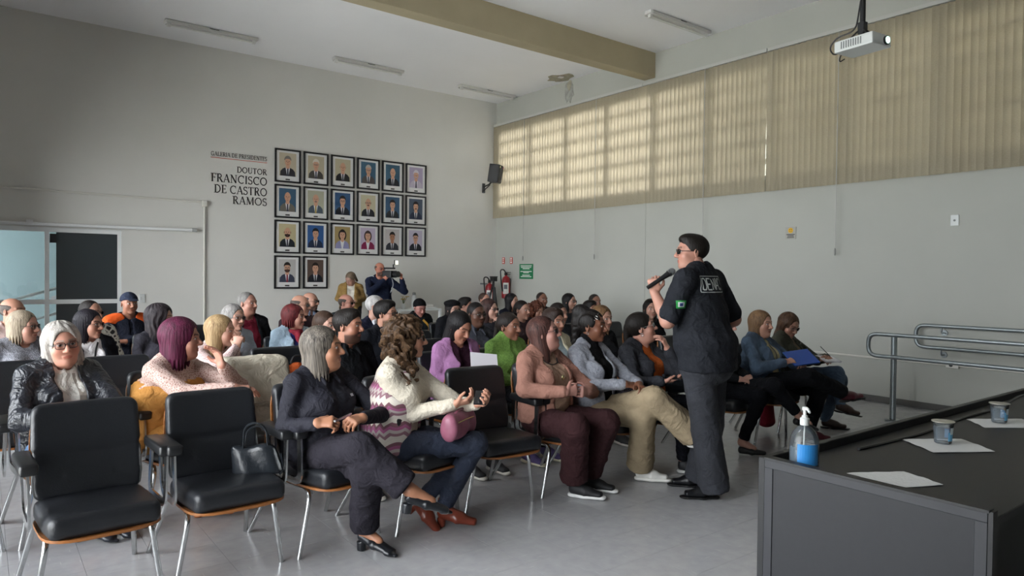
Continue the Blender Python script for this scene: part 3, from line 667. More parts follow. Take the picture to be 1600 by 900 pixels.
# ------------------------------------------------------------------ smooth solids: distance fields turned into quad meshes
class Field:
    def __init__(s, lo, hi, h):
        s.lo = np.array(lo, float); s.h = h
        s.n = np.maximum(3, np.ceil((np.array(hi, float)-s.lo)/h).astype(int)+1)
        s.F = np.full(s.n, 1.0, dtype=np.float32)
        s.ax = [(s.lo[i]+h*np.arange(s.n[i])).astype(np.float32) for i in range(3)]
    def sub(s, lo, hi):
        sl = []
        for i in range(3):
            a = max(0, int(math.floor((lo[i]-s.lo[i])/s.h))); b = min(s.n[i], int(math.ceil((hi[i]-s.lo[i])/s.h))+1)
            if b <= a: return None
            sl.append(slice(a, b))
        X, Y, Z = np.meshgrid(s.ax[0][sl[0]], s.ax[1][sl[1]], s.ax[2][sl[2]], indexing='ij', sparse=True)
        return tuple(sl), X, Y, Z
    def put(s, sl, d, k, op):
        f = s.F[sl]
        if op == 'add':
            if k > 0:
                h = np.maximum(k-np.abs(f-d), 0)/k; s.F[sl] = np.minimum(f, d)-h*h*k*.25
            else: s.F[sl] = np.minimum(f, d)
        else:   # cut
            d = -d
            if k > 0:
                h = np.maximum(k-np.abs(f-d), 0)/k; s.F[sl] = np.maximum(f, d)+h*h*k*.25
            else: s.F[sl] = np.maximum(f, d)
    def cone(s, a, b, ra, rb=None, k=.02, op='add'):
        rb = ra if rb is None else rb
        a = np.array(a, float); b = np.array(b, float); m = max(ra, rb)+k+2*s.h+.01
        q = s.sub(np.minimum(a, b)-m, np.maximum(a, b)+m)
        if q is None: return s
        sl, X, Y, Z = q; ba = b-a; L2 = max(1e-9, ba@ba)
        dx, dy, dz = X-a[0], Y-a[1], Z-a[2]
        t = np.clip((dx*ba[0]+dy*ba[1]+dz*ba[2])/L2, 0, 1)
        d = np.sqrt((dx-t*ba[0])**2+(dy-t*ba[1])**2+(dz-t*ba[2])**2)-(ra+(rb-ra)*t)
        s.put(sl, d, k, op); return s
    def ecap(s, a, b, wa, wb, side=(1, 0, 0), k=.03, op='add', endf=.7):
        """limb of elliptical section: (width, depth) at both ends, side = direction of width"""
        a = np.array(a, float); b = np.array(b, float); m = max(*wa, *wb)+k+2*s.h+.01
        q = s.sub(np.minimum(a, b)-m, np.maximum(a, b)+m)
        if q is None: return s
        sl, X, Y, Z = q; n = b-a; L = np.linalg.norm(n); n = n/L
        sd = np.array(side, float); sd = sd-n*(sd@n); sd /= np.linalg.norm(sd); fw = np.cross(n, sd)
        dx, dy, dz = X-a[0], Y-a[1], Z-a[2]
        al = dx*n[0]+dy*n[1]+dz*n[2]; t = np.clip(al/L, 0, 1); ex = al-t*L
        w = wa[0]+(wb[0]-wa[0])*t; dd = wa[1]+(wb[1]-wa[1])*t
        u = (dx*sd[0]+dy*sd[1]+dz*sd[2])/w; v = (dx*fw[0]+dy*fw[1]+dz*fw[2])/dd; e = ex/(np.minimum(w, dd)*endf)
        d = (np.sqrt(u*u+v*v+e*e)-1)*np.minimum(w, dd)
        s.put(sl, d, k, op); return s
    def ell(s, c, r, k=.02, op='add', rot=None):
        c = np.array(c, float); r = np.array(r, float); m = max(r)+k+2*s.h+.01
        q = s.sub(c-m, c+m)
        if q is None: return s
        sl, X, Y, Z = q; dx, dy, dz = X-c[0], Y-c[1], Z-c[2]
        if rot is not None:
            R = np.array(rot).T
            dx, dy, dz = (R[0, 0]*dx+R[0, 1]*dy+R[0, 2]*dz, R[1, 0]*dx+R[1, 1]*dy+R[1, 2]*dz, R[2, 0]*dx+R[2, 1]*dy+R[2, 2]*dz)
        k0 = np.sqrt((dx/r[0])**2+(dy/r[1])**2+(dz/r[2])**2)
        k1 = np.sqrt((dx/r[0]**2)**2+(dy/r[1]**2)**2+(dz/r[2]**2)**2)+1e-6
        s.put(sl, k0*(k0-1)/k1, k, op); return s
    def plane(s, n, c, k=0.):
        """keep the side where n.p < c"""
        X, Y, Z = np.meshgrid(*s.ax, indexing='ij', sparse=True); n = np.array(n, float); n = n/np.linalg.norm(n)
        d = (n[0]*X+n[1]*Y+n[2]*Z-c).astype(np.float32)
        f = s.F
        if k > 0:
            h = np.maximum(k-np.abs(f-d), 0)/k; s.F = np.maximum(f, d)+h*h*k*.25
        else: s.F = np.maximum(f, d)
        return s
    def warp(s, fn):
        X, Y, Z = np.meshgrid(*s.ax, indexing='ij', sparse=True); s.F = s.F+fn(X, Y, Z).astype(np.float32); return s
    def mesh(s):
        F = s.F.copy()
        F[0], F[-1] = np.maximum(F[0], .01), np.maximum(F[-1], .01); F[:, 0], F[:, -1] = np.maximum(F[:, 0], .01), np.maximum(F[:, -1], .01)
        F[:, :, 0], F[:, :, -1] = np.maximum(F[:, :, 0], .01), np.maximum(F[:, :, -1], .01)
        S_ = F < 0; A = S_.astype(np.int8)
        c = (A[:-1, :-1, :-1]+A[1:, :-1, :-1]+A[:-1, 1:, :-1]+A[1:, 1:, :-1]+A[:-1, :-1, 1:]+A[1:, :-1, 1:]+A[:-1, 1:, 1:]+A[1:, 1:, 1:])
        act = (c > 0) & (c < 8); I = np.argwhere(act); n = len(I)
        idx = np.full(act.shape, -1, np.int32); idx[act] = np.arange(n)
        off = np.array([(0,0,0),(1,0,0),(0,1,0),(1,1,0),(0,0,1),(1,0,1),(0,1,1),(1,1,1)])
        V = np.stack([F[I[:, 0]+o[0], I[:, 1]+o[1], I[:, 2]+o[2]] for o in off], 1)
        P = np.zeros((n, 3)); cnt = np.zeros(n)
        for a, b in ((0,1),(2,3),(4,5),(6,7),(0,2),(1,3),(4,6),(5,7),(0,4),(1,5),(2,6),(3,7)):
            va, vb = V[:, a], V[:, b]; m = (va < 0) != (vb < 0)
            t = va[m]/(va[m]-vb[m]); P[m] += off[a]+(off[b]-off[a])*t[:, None]; cnt[m] += 1
        P = s.lo+s.h*(I+P/cnt[:, None])
        Q = []
        for ax in range(3):
            u, v = (ax+1) % 3, (ax+2) % 3
            s0 = [slice(None)]*3; s1 = [slice(None)]*3; s0[ax] = slice(0, -1); s1[ax] = slice(1, None)
            for z in (u, v): s0[z] = s1[z] = slice(1, -1)
            ch = S_[tuple(s0)] != S_[tuple(s1)]; E = np.argwhere(ch)
            if not len(E): continue
            E[:, u] += 1; E[:, v] += 1
            ins = S_[E[:, 0], E[:, 1], E[:, 2]]
            q = []
            for du, dv in ((-1, -1), (0, -1), (0, 0), (-1, 0)):
                G = E.copy(); G[:, u] += du; G[:, v] += dv; q.append(idx[G[:, 0], G[:, 1], G[:, 2]])
            q = np.stack(q, 1); q[~ins] = q[~ins][:, ::-1]; Q.append(q)
        Q = np.concatenate(Q) if Q else np.zeros((0, 4), np.int32)
        return P, Q
def rotz(a): c, s = math.cos(a), math.sin(a); return np.array([[c, -s, 0], [s, c, 0], [0, 0, 1.]])
def rotx(a): c, s = math.cos(a), math.sin(a); return np.array([[1., 0, 0], [0, c, -s], [0, s, c]])
def roty(a): c, s = math.cos(a), math.sin(a); return np.array([[c, 0, s], [0, 1., 0], [-s, 0, c]])
def mat4(R, t):
    m = Matrix.Identity(4)
    for i in range(3):
        for j in range(3): m[i][j] = R[i][j]
        m[i][3] = t[i]
    return m

# ------------------------------------------------------------------ the padded armchair (faces -Y, origin on the floor)
m_vinyl = mat('black_vinyl', '1a1c20', .4, bump=.12, bscale=120, var=.1, vscale=9, spec=.5)
m_vinyl2 = mat('arm_pad_black', '17181a', .35)
m_ply = mat('plywood_shell', '8f5a2e', .4, var=.25, vscale=10, stretch=(1, 6, 6))
m_chrome = mat('chrome', 'c6c8c8', .22, metal=1., var=.08, vscale=30)
def chair_meshes():
    out = {}
    # seat pad
    F = Field((-.28, -.38, .33), (.28, .2, .52), .011)
    X, Y, Z = np.meshgrid(*F.ax, indexing='ij', sparse=True)
    top = .012*np.cos(np.clip(X/.25, -1, 1)*1.5)*np.cos(np.clip((Y+.1)/.25, -1, 1)*1.4)
    zc = .418-.05*(Y+.10)-.0*X
    wx = .225-.10*np.maximum(0, -(Y+.16))**1.2
    qx = np.abs(X)-(wx-.035); qy = np.abs(Y+.1)-(.225-.035); qz = np.abs(Z-zc-top*.5)-(.046+top*.5-.03)
    d = np.sqrt(np.maximum(qx, 0)**2+np.maximum(qy, 0)**2+np.maximum(qz, 0)**2)+np.minimum(np.maximum(np.maximum(qx, qy), qz), 0)-.033
    F.F = d.astype(np.float32)
    V, Q = F.mesh(); out['seat'] = np_mesh('seat', V, Q, m_vinyl)
    # back pad, leaning and slightly hollow
    F = Field((-.28, 0, .40), (.28, .32, .93), .011)
    X, Y, Z = np.meshgrid(*F.ax, indexing='ij', sparse=True)
    yc = .125+.22*(Z-.46)-.25*X*X; u = Z-.66
    th = .03+.006*np.cos(np.clip(X/.24, -1, 1)*1.5)-.011*np.exp(-((Z-.63+.0*X)/.012)**2)
    qx = np.abs(X)-(.222-.04-.03*np.maximum(0, u)); qz = np.abs(u)-(.218-.05); qy = np.abs(Y-yc)-th*.4
    d = np.sqrt(np.maximum(qx, 0)**2+np.maximum(qz, 0)**2)+np.minimum(np.maximum(qx, qz), 0)-.045
    d = np.sqrt(np.maximum(d+.02, 0)**2+np.maximum(qy, 0)**2)+np.minimum(np.maximum(d+.02, qy), 0)-.02
    d = d+.010*np.exp(-((Z-.645-.25*X*X)/.011)**2)+.004*np.exp(-((Z-.60+.5*np.abs(X))/.02)**2)*(np.abs(X) > .1)
    F.F = d.astype(np.float32)
    V, Q = F.mesh(); out['backrest'] = np_mesh('backrest', V, Q, m_vinyl)
    # plywood shells
    def shell(fn, us, vs, th):
        b = MB(); n, m = len(us), len(vs); v = []
        for s in (0, 1):
            for a in us:
                for c in vs: v.append(fn(a, c, s*th))
        f = []
        for s in (0, 1):
            for i in range(n-1):
                for j in range(m-1):
                    q = [s*n*m+i*m+j, s*n*m+(i+1)*m+j, s*n*m+(i+1)*m+j+1, s*n*m+i*m+j+1]; f.append(tuple(q if s else q[::-1]))
        rim = [(i, 0) for i in range(n)]+[(n-1, j) for j in range(1, m)]+[(i, m-1) for i in range(n-2, -1, -1)]+[(0, j) for j in range(m-2, 0, -1)]
        for k in range(len(rim)):
            a, c = rim[k], rim[(k+1) % len(rim)]; ia, ic = a[0]*m+a[1], c[0]*m+c[1]; f.append((ia, ic, ic+n*m, ia+n*m))
        b.add(v, f); return b.mesh('shell', m_ply, smooth=True)
    def sq(a, c, W, H):   # rounded outline mapping of the unit square
        m_ = max(abs(a), abs(c)); 
        if m_ < 1e-6: return 0., 0.
        x, y = a/m_, c/m_; l = (abs(x)**5+abs(y)**5)**.2
        return W*a/l, H*c/l
    g = np.linspace(-1, 1, 11)
    def back(a, c, t):
        x, z = sq(a, c, .230-.012*max(0, c), .212); zz = z+.645; return (x, .158+.22*(zz-.46)-.25*x*x+t, zz)
    out['back_shell'] = shell(back, g, g, .012)
    def bot(a, c, t):
        x, y = sq(a, c, .232, .232); y -= .1; return (x, y, .371-.05*(y+.1)+.012*abs(x/.23)**3-t)
    out['seat_shell'] = shell(bot, g, g, .012)
    # leg frames, one bent tube per side
    def leg(s): return MB().tube(rpath([(s*.255, -.15, 0), (s*.20, -.17, .355), (s*.20, .2, .345), (s*.255, .40, 0)], .07, 6), .0125, 10).mesh('leg', m_chrome, True)
    out['leg_l'], out['leg_r'] = leg(-1), leg(1)
    out['crossbar'] = MB().tube([(-.2, -.12, .352), (.2, -.12, .352)], .011, 8).tube([(-.2, .13, .347), (.2, .13, .347)], .011, 8).mesh('crossbar', m_chrome, True)
    def arm(s):
        return MB().tube(rpath([(s*.268, -.17, .645), (s*.262, -.17, .41), (s*.258, .10, .41), (s*.268, .10, .645)], .06, 6), .027, 4, flat=.24).mesh('arm_bar', m_chrome, False)
    out['arm_l'], out['arm_r'] = arm(-1), arm(1)
    b = MB().cb((0, 0, 0), (.070, .31, .050)); me = b.mesh('arm_pad', m_vinyl2); bm = bmesh.new(); bm.from_mesh(me)
    bmesh.ops.bevel(bm, geom=list(bm.edges), offset=.014, segments=3, affect='EDGES', profile=.5); bm.to_mesh(me); bm.free()
    me.polygons.foreach_set('use_smooth', [True]*len(me.polygons)); out['pad'] = me
    return out
CH = chair_meshes()
def chair(x, y, label, rz=0., arms=True, group='black padded chairs in rows'):
    e = empty('padded_chair', (x, y, 0), rad(rz), label, 'chair', group)
    inst('seat', CH['seat'], e); inst('backrest', CH['backrest'], e); inst('back_shell', CH['back_shell'], e); inst('seat_shell', CH['seat_shell'], e)
    inst('leg_frame', CH['leg_l'], e); inst('leg_frame', CH['leg_r'], e); inst('crossbar', CH['crossbar'], e)
    if arms:
        for k, s in (('arm_l', -1), ('arm_r', 1)):
            a = inst('armrest', CH[k], e); inst('arm_pad', CH['pad'], a, (s*.266, -.045, .665))
    return e
# ------------------------------------------------------------------ people
_heads = {}
def head_template(kind, h):
    """head facing -Y, centred between the ears; f / m, heavy = fuller cheeks and jaw"""
    key = (kind, h)
    if key in _heads: return _heads[key]
    m = kind[0] == 'm'; hv = 'h' in kind; old = 'o' in kind
    F = Field((-.105, -.135, -.19), (.105, .125, .135), h)
    F.ell((0, .014, .032), (.073, .092, .084), k=.02)
    F.ell((0, -.028, .004), (.063, .064, .088), k=.03)
    jw = (.056 if m else .050)+(.010 if hv else 0)
    F.ell((0, -.030, -.058), (jw, .055, .048), k=.03)
    F.ell((0, -.070, -.094), (.024 if m else .019, .02, .018), k=.025)
    if hv: F.ell((0, -.03, -.095), (.05, .045, .035), k=.03)
    for s in (-1, 1):
        F.ell((s*.036, -.058, -.030), (.025+(.005 if hv else 0), .024, .026), k=.025)
        F.cone((s*.010, -.086, .026), (s*.046, -.072, .026), .010, .008, k=.018)
        F.ell((s*.031, -.100, .006), (.019, .016, .013), k=.012, op='cut')
        F.ell((s*.031, -.0755, .007), (.0145, .0145, .0125), k=.003)
        F.cone((s*.017, -.0835, .015), (s*.043, -.0775, .014), .0045, .0045, k=.006)
        F.ell((s*.076, .012, -.006), (.007, .017, .030), k=.008, rot=rotz(s*.35))
        F.ell((s*.0785, .010, .002), (.004, .008, .013), k=.004, op='cut', rot=rotz(s*.35))
        F.ell((s*.0115, -.097, -.031), (.0095, .011, .008), k=.007)
    F.cone((0, -.084, .018), (0, -.111, -.025), .0085, .0125, k=.010)
    F.ell((0, -.0865, -.0585), (.024, .010, .0065), k=.008)
    F.ell((0, -.0850, -.0675), (.021, .010, .0070), k=.008)
    F.ell((0, -.1, -.0628), (.022, .008, .0014), k=.003, op='cut')
    F.cone((0, .015, -.06), (0, .038, -.20), .054 if m else .046, .058 if m else .05, k=.03)
    V, Q = F.mesh(); _heads[key] = (V, Q)
    return V, Q
def face_colors(V, sp):
    skin = np.array(srgb(sp['skin']))*.86; n = len(V); Cc = np.tile(skin, (n, 1)); x, y, z = V[:, 0], V[:, 1], V[:, 2]; ax = np.abs(x); front = y < -.04
    def mix(mask, col, a=1.):
        mk = np.clip(mask, 0, 1)[:, None]*a; Cc[:] = Cc*(1-mk)+np.array(col)*mk
    mix(np.exp(-(((ax-.042)/.02)**2+((z+.03)/.02)**2))*front, skin*np.array([1.05, .78, .74]), .45)
    mix(np.exp(-((x/.014)**2+((z+.026)/.012)**2))*front, skin*np.array([1.03, .78, .74]), .35)
    bw = sp.get('beard')
    if bw:
        bc = np.array(srgb(bw)); st = sp.get('beard_a', .85)
        low = 1/(1+np.exp((z+.048+.25*np.maximum(0, ax-.03))/.004)); jaw = low*(y < .0)*(z > -.125)
        mix(jaw, bc, st)
        mix((np.exp(-(((z+.047)/.007)**2))*(ax < .032)*front), bc, st)
    lip = sp.get('lips', tuple(skin*np.array([.80, .50, .48])))
    mix((((x/.023)**2+((z+.063)/.0095)**2) < 1)*front*1., lip, .85)
    br = np.array(srgb(sp.get('brow', sp.get('hairc', '2b211c'))))
    bz = .0285+.006*np.clip((ax-.012)/.03, 0, 1)-.010*np.clip((ax-.04)/.014, 0, 1)
    mix(((np.abs(z-bz) < .0042)*(ax > .011)*(ax < .051)*front)*1., br, sp.get('brow_a', .8))
    ex, ez = ax-.031, z-.0065
    alm = ((ex/.0148)**2+(ez/.0062)**2)
    if not sp.get('closed'):
        mix((alm < 1.7)*(ez > -.001)*front*1., (.02, .014, .012), .75)
        mix((alm < 1)*front*1., (.62, .58, .55), 1.)
        gx = sp.get('gaze', 0.)
        mix(((((x-np.sign(x)*.031-gx)/.0064)**2+(ez/.0066)**2) < 1)*(alm < 1.15)*front*1., (.025, .014, .009), 1.)
    else:
        mix((alm < 1.3)*front*1., skin*.72, .8); mix((alm < 1.3)*(ez < -.001)*(ez > -.006)*front*1., (.02, .014, .012), .7)
    return np.clip(Cc, 0, 1)
_hairs = {}
def hair_template(style, h, L=.2, v=0., seed=0):
    key = (style, h, L, v)
    if key in _hairs: return _hairs[key]
    dn = {'short': .10, 'crop': .10, 'recede': .10, 'fringe': .10, 'tied': .13, 'bun': .13, 'braids': .2}.get(style, L+.06)
    F = Field((-.17, -.14, -dn-.02), (.17, .21, .17), h)
    t = {'crop': .004, 'recede': .005, 'fringe': .006, 'tied': .006, 'braids': .008}.get(style, .010)+v
    F.ell((0, .017, .034), (.0745+t, .095+t, .086+t), k=.01)
    if style in ('short', 'crop', 'recede', 'fringe'):
        if style == 'short': F.ell((0, -.03, .09), (.06, .06, .04), k=.02)
        c = {'short': (0, -.108, .0), 'crop': (0, -.105, .004), 'recede': (0, -.10, .03), 'fringe': (0, -.09, .08)}[style]
        r = {'short': (.066, .062, .078), 'crop': (.066, .062, .083), 'recede': (.068, .07, .085), 'fringe': (.07, .155, .075)}[style]
        F.ell(c, r, k=.012, op='cut')
        F.plane((0, -.5, -1), .038+.0*h, k=.01)
        for s in (-1, 1): F.ell((s*.09, -.005, -.022), (.03, .024, .034), k=.01, op='cut')
        if style == 'fringe': F.plane((0, 0, 1), .062, k=.02)
    elif style in ('tied', 'bun', 'braids'):
        F.ell((0, -.105, -.002), (.068, .062, .082), k=.012, op='cut'); F.plane((0, -.45, -1), .042, k=.01)
        for s in (-1, 1): F.ell((s*.09, -.008, -.025), (.03, .022, .034), k=.01, op='cut')
        if style == 'tied': F.cone((0, .11, .02), (0, .14, -.11), .03, .022, k=.02)
        if style == 'bun': F.ell((0, .115, .045), (.045, .04, .045), k=.015)
        if style == 'braids':
            F.ell((0, .085, .10), (.06, .065, .06), k=.02); F.cone((0, .11, .03), (0, .12, -.15), .045, .03, k=.03)
    else:   # long / bob / curly / wavy
        w0, w1 = .085+v, .092+v*1.6; d1 = .05+v
        if style == 'bob': w1 = .088+v; d1 = .075
        F.ecap((0, .03, .03), (0, .035 if style != 'bob' else .03, -L), (w0, .08+v), (w1, d1+.012), k=.02)
        if style == 'curly': 
            for i in range(34):
                a = i*2.4; z = .05-(L+.03)*i/34; rr = .085+v*1.2+.012*(i % 3); F.ell((rr*math.sin(a), .035+rr*.8*math.cos(a), z), (.03, .03, .035), k=.02)
        F.ell((0, -.10, -.004), (.0625, .066, .089), k=.012, op='cut'); pt = .018 if len(style)+int(L*100) & 1 else -.014; F.cone((pt, -.10, .105), (pt*.6, .02, .137+v), .007, .005, k=.012, op='cut')
        F.ecap((0, -.115, -.02), (0, -.10, -L-.1), (.062, .085), (.066, .09), k=.014, op='cut')
        F.cone((0, .01, -.09), (0, .02, -L-.12), .048, .055, k=.02, op='cut')
    if style in ('long', 'bob', 'wavy'): F.warp(lambda X, Y, Z: .016*(.5+.5*np.sin(23*np.arctan2(X, Y-.02)+3*np.sin(40*X)))*np.clip((-Z-(L-.045))/.05, 0, 1))
    amp, n = {'curly': (.0075, 13), 'wavy': (.0035, 15), 'short': (.0008, 30), 'crop': (.0006, 20), 'braids': (.004, 14)}.get(style, (.0011, 31))
    if style == 'curly': F.warp(lambda X, Y, Z: amp*np.sin(n*np.arctan2(X, Y-.03)+5*np.sin(38*Z+2*X*30))+.005*np.sin(95*Z+60*X)*np.sin(80*Y+1))
    elif style == 'wavy': F.warp(lambda X, Y, Z: amp*np.sin(n*np.arctan2(X, Y-.03)+2.0*np.sin(31*Z+9*X))*(.5+.5*np.sin(40*X+33*Y+21*Z)))
    elif style == 'braids': F.warp(lambda X, Y, Z: amp*np.sin(190*X)*(Z > 0)+amp*.5*np.sin(150*Z+100*X)*(Z <= 0))
    else: F.warp(lambda X, Y, Z: amp*np.sin(n*np.arctan2(X+.008*np.sin(30*Z), Y-.02)+1.5*np.sin(14*Z))*(.6+.4*np.sin(60*X+25*Z)))
    V, Q = F.mesh(); _hairs[key] = (V, Q)
    return V, Q
def hand_prims(F, w, d, n, side, curl=.5, sc=1., spread=0.):
    """palm, four jointed fingers, thumb; w wrist, d towards the fingers, n out of the palm"""
    w = np.array(w, float); d = np.array(d, float); d /= np.linalg.norm(d); n = np.array(n, float); n -= d*(n@d); n /= np.linalg.norm(n)
    s = np.cross(n, d)*side
    F.ecap(w+d*.005*sc, w+d*.082*sc, (.028*sc, .017*sc), (.041*sc, .0145*sc), side=s, k=.012)
    cu = curl if isinstance(curl, (list, tuple)) else [curl]*4
    for i in range(4):
        off = (.031-.0205*i)*sc; p = w+d*(.080-(.004 if i in (0, 2) else (.0 if i == 1 else .010)))*sc+s*off
        f = (.95, 1.05, 1.0, .8)[i]*sc; ang = 0.
        base = d+s*(.16*spread*(1.5-i))
        for j, (l, bend) in enumerate(((.040, 62), (.026, 75), (.021, 45))):
            ang += rad(bend)*cu[i]; v = base*math.cos(ang)+n*math.sin(ang); v /= np.linalg.norm(v)
            q = p+v*l*f; r = (.0090, .0082, .0074, .0064)
            F.cone(p, q, r[j]*sc, r[j+1]*sc, k=.004); p = q
    p = w+d*.022*sc+s*.026*sc; v = d*.62+s*.62+n*.48; v /= np.linalg.norm(v); q = p+v*.045*sc
    F.cone(p, q, .0135*sc, .0105*sc, k=.010)
    v2 = d*.85+s*.15+n*(.25+.4*(sum(cu)/4)); v2 /= np.linalg.norm(v2); F.cone(q, q+v2*.030*sc, .0103*sc, .008*sc, k=.004)
def bbox(pts, m): P = np.array(pts, float); return P.min(0)-m, P.max(0)+m
_shoes = {}
def shoe_mesh(kind, col, sole='ded9cf'):
    key = (kind, col, sole)
    if key in _shoes: return _shoes[key]
    F = Field((-.06, -.22, -.01), (.06, .09, .17), .006)
    hl = {'pump': .055, 'boot': .05, 'flat': .008, 'sneaker': .022, 'oxford': .022}[kind]
    tp = .026 if kind in ('pump', 'flat') else .034
    F.ecap((0, .04, .03+hl), (0, -.05, .028+hl*.45), (.031, .03), (.038, .027), side=(1, 0, 0), k=.02)
    F.ecap((0, -.05, .028+hl*.45), (0, -.155, tp), (.040, .028), (.034, tp*.62), side=(1, 0, 0), k=.02)
    if kind == 'pump': F.ecap((0, -.13, .02), (0, -.185, .012), (.03, .014), (.012, .008), k=.015)
    if kind in ('sneaker', 'oxford', 'boot'): F.cone((0, .025, .065+hl*.6), (0, -.07, .045+hl*.4), .036, .028, k=.03)
    if kind == 'boot': F.cone((0, .03, .05+hl), (0, .03, .16), .036, .038, k=.03)
    if kind in ('pump', 'flat'): F.ecap((0, .035, .085+hl), (0, -.075, .062+hl*.3), (.026, .032), (.024, .024), side=(1, 0, 0), k=.006, op='cut')
    if kind in ('pump', 'boot'):
        F.ecap((0, .045, .05), (0, .045, .0), (.026, .026), (.022, .024), side=(1, 0, 0), k=.008, endf=.2)
        F.ell((0, -.02, -.012), (.05, .035, .03+hl*.35), k=.008, op='cut')
    F.plane((0, 0, -1), 0.)
    if kind == 'flat': F.plane((0, 0, 1), .07)
    V, Q = F.mesh(); gl = .3 if kind in ('pump', 'boot', 'oxford') else .6
    up = np_mesh('shoe', V, Q, mat('shoe_'+col, col, gl, var=.1, vscale=20)); so = None
    if kind == 'oxford':
        F = Field((-.06, -.22, -.01), (.06, .09, .06), .005)
        F.ecap((0, .04, .012), (0, -.05, .012), (.034, .014), (.041, .014), side=(1, 0, 0), k=.01, endf=2.4); F.ecap((0, -.05, .012), (0, -.165, .012), (.043, .014), (.034, .014), side=(1, 0, 0), k=.01, endf=2.6)
        F.plane((0, 0, -1), 0.); F.plane((0, 0, 1), .016); F.ell((0, -.015, -.012), (.06, .022, .022), k=.004, op='cut')
        V, Q = F.mesh(); so = np_mesh('sole', V, Q, mat('sole_dark', '0e0e10', .5))
    if kind == 'sneaker':
        F = Field((-.06, -.22, -.01), (.06, .09, .06), .006)
        F.ecap((0, .04, .016), (0, -.05, .016), (.036, .017), (.041, .017), side=(1, 0, 0), k=.01, endf=2.0); F.ecap((0, -.05, .016), (0, -.16, .016), (.044, .017), (.036, .016), side=(1, 0, 0), k=.01, endf=2.2)
        F.plane((0, 0, -1), 0.); F.plane((0, 0, 1), .028)
        V, Q = F.mesh(); so = np_mesh('sole', V, Q, mat('sole_'+sole, sole, .6))
    _shoes[key] = (up, so); return up, so
def glasses(parent, M4, rim='1a1816', round_=0, shade=0, th=.0017):
    e = MB()
    for s in (-1, 1):
        n = 18; pts = []
        for i in range(n):
            a = 2*math.pi*i/n; cx, cz = math.cos(a), math.sin(a)
            if not round_: p_ = .62; cx = math.copysign(abs(cx)**p_, cx); cz = math.copysign(abs(cz)**p_, cz)
            x = s*.032+.0235*cx; z = .004+(.0175 if not round_ else .021)*cz; pts.append((x, -.1035+abs(x)**2*4.0, z))
        e.tube(pts, th, 6, closed=True)
        e.tube([(s*.0555, -.091, .008), (s*.073, -.05, .008), (s*.078, .0, .006), (s*.078, .02, -.008)], th*.9, 6)
    e.tube([(-.009, -.103, .008), (0, -.106, .011), (.009, -.103, .008)], th, 6)
    o = e.build('glasses', mat('rim_'+rim, rim, .3), parent, smooth=True); o.matrix_local = M4
    for s in (-1, 1):
        v = [(s*.032+.021*math.cos(a)*1.0, -.1035+(s*.032+.021*math.cos(a))**2*4.0, .004+.016*math.sin(a)) for a in np.linspace(0, 2*math.pi, 14, endpoint=False)]
        l = MB().poly(v, (0, .0012, 0)).build('lens', glassmat('shade_lens', (.12, .1, .09), .2) if shade else glassmat('clear_lens', (.96, .96, .96), .06), o)
    return o
def trans(V, R, t): return V @ np.array(R).T + np.array(t)
RES = {'hi': (.0034, .0052, .0115, .0046), 'mid': (.0046, .0068, .015, .006), 'lo': (.0056, .008, .018, .0075)}   # head, hair, garment, hand
PEOPLE = {}
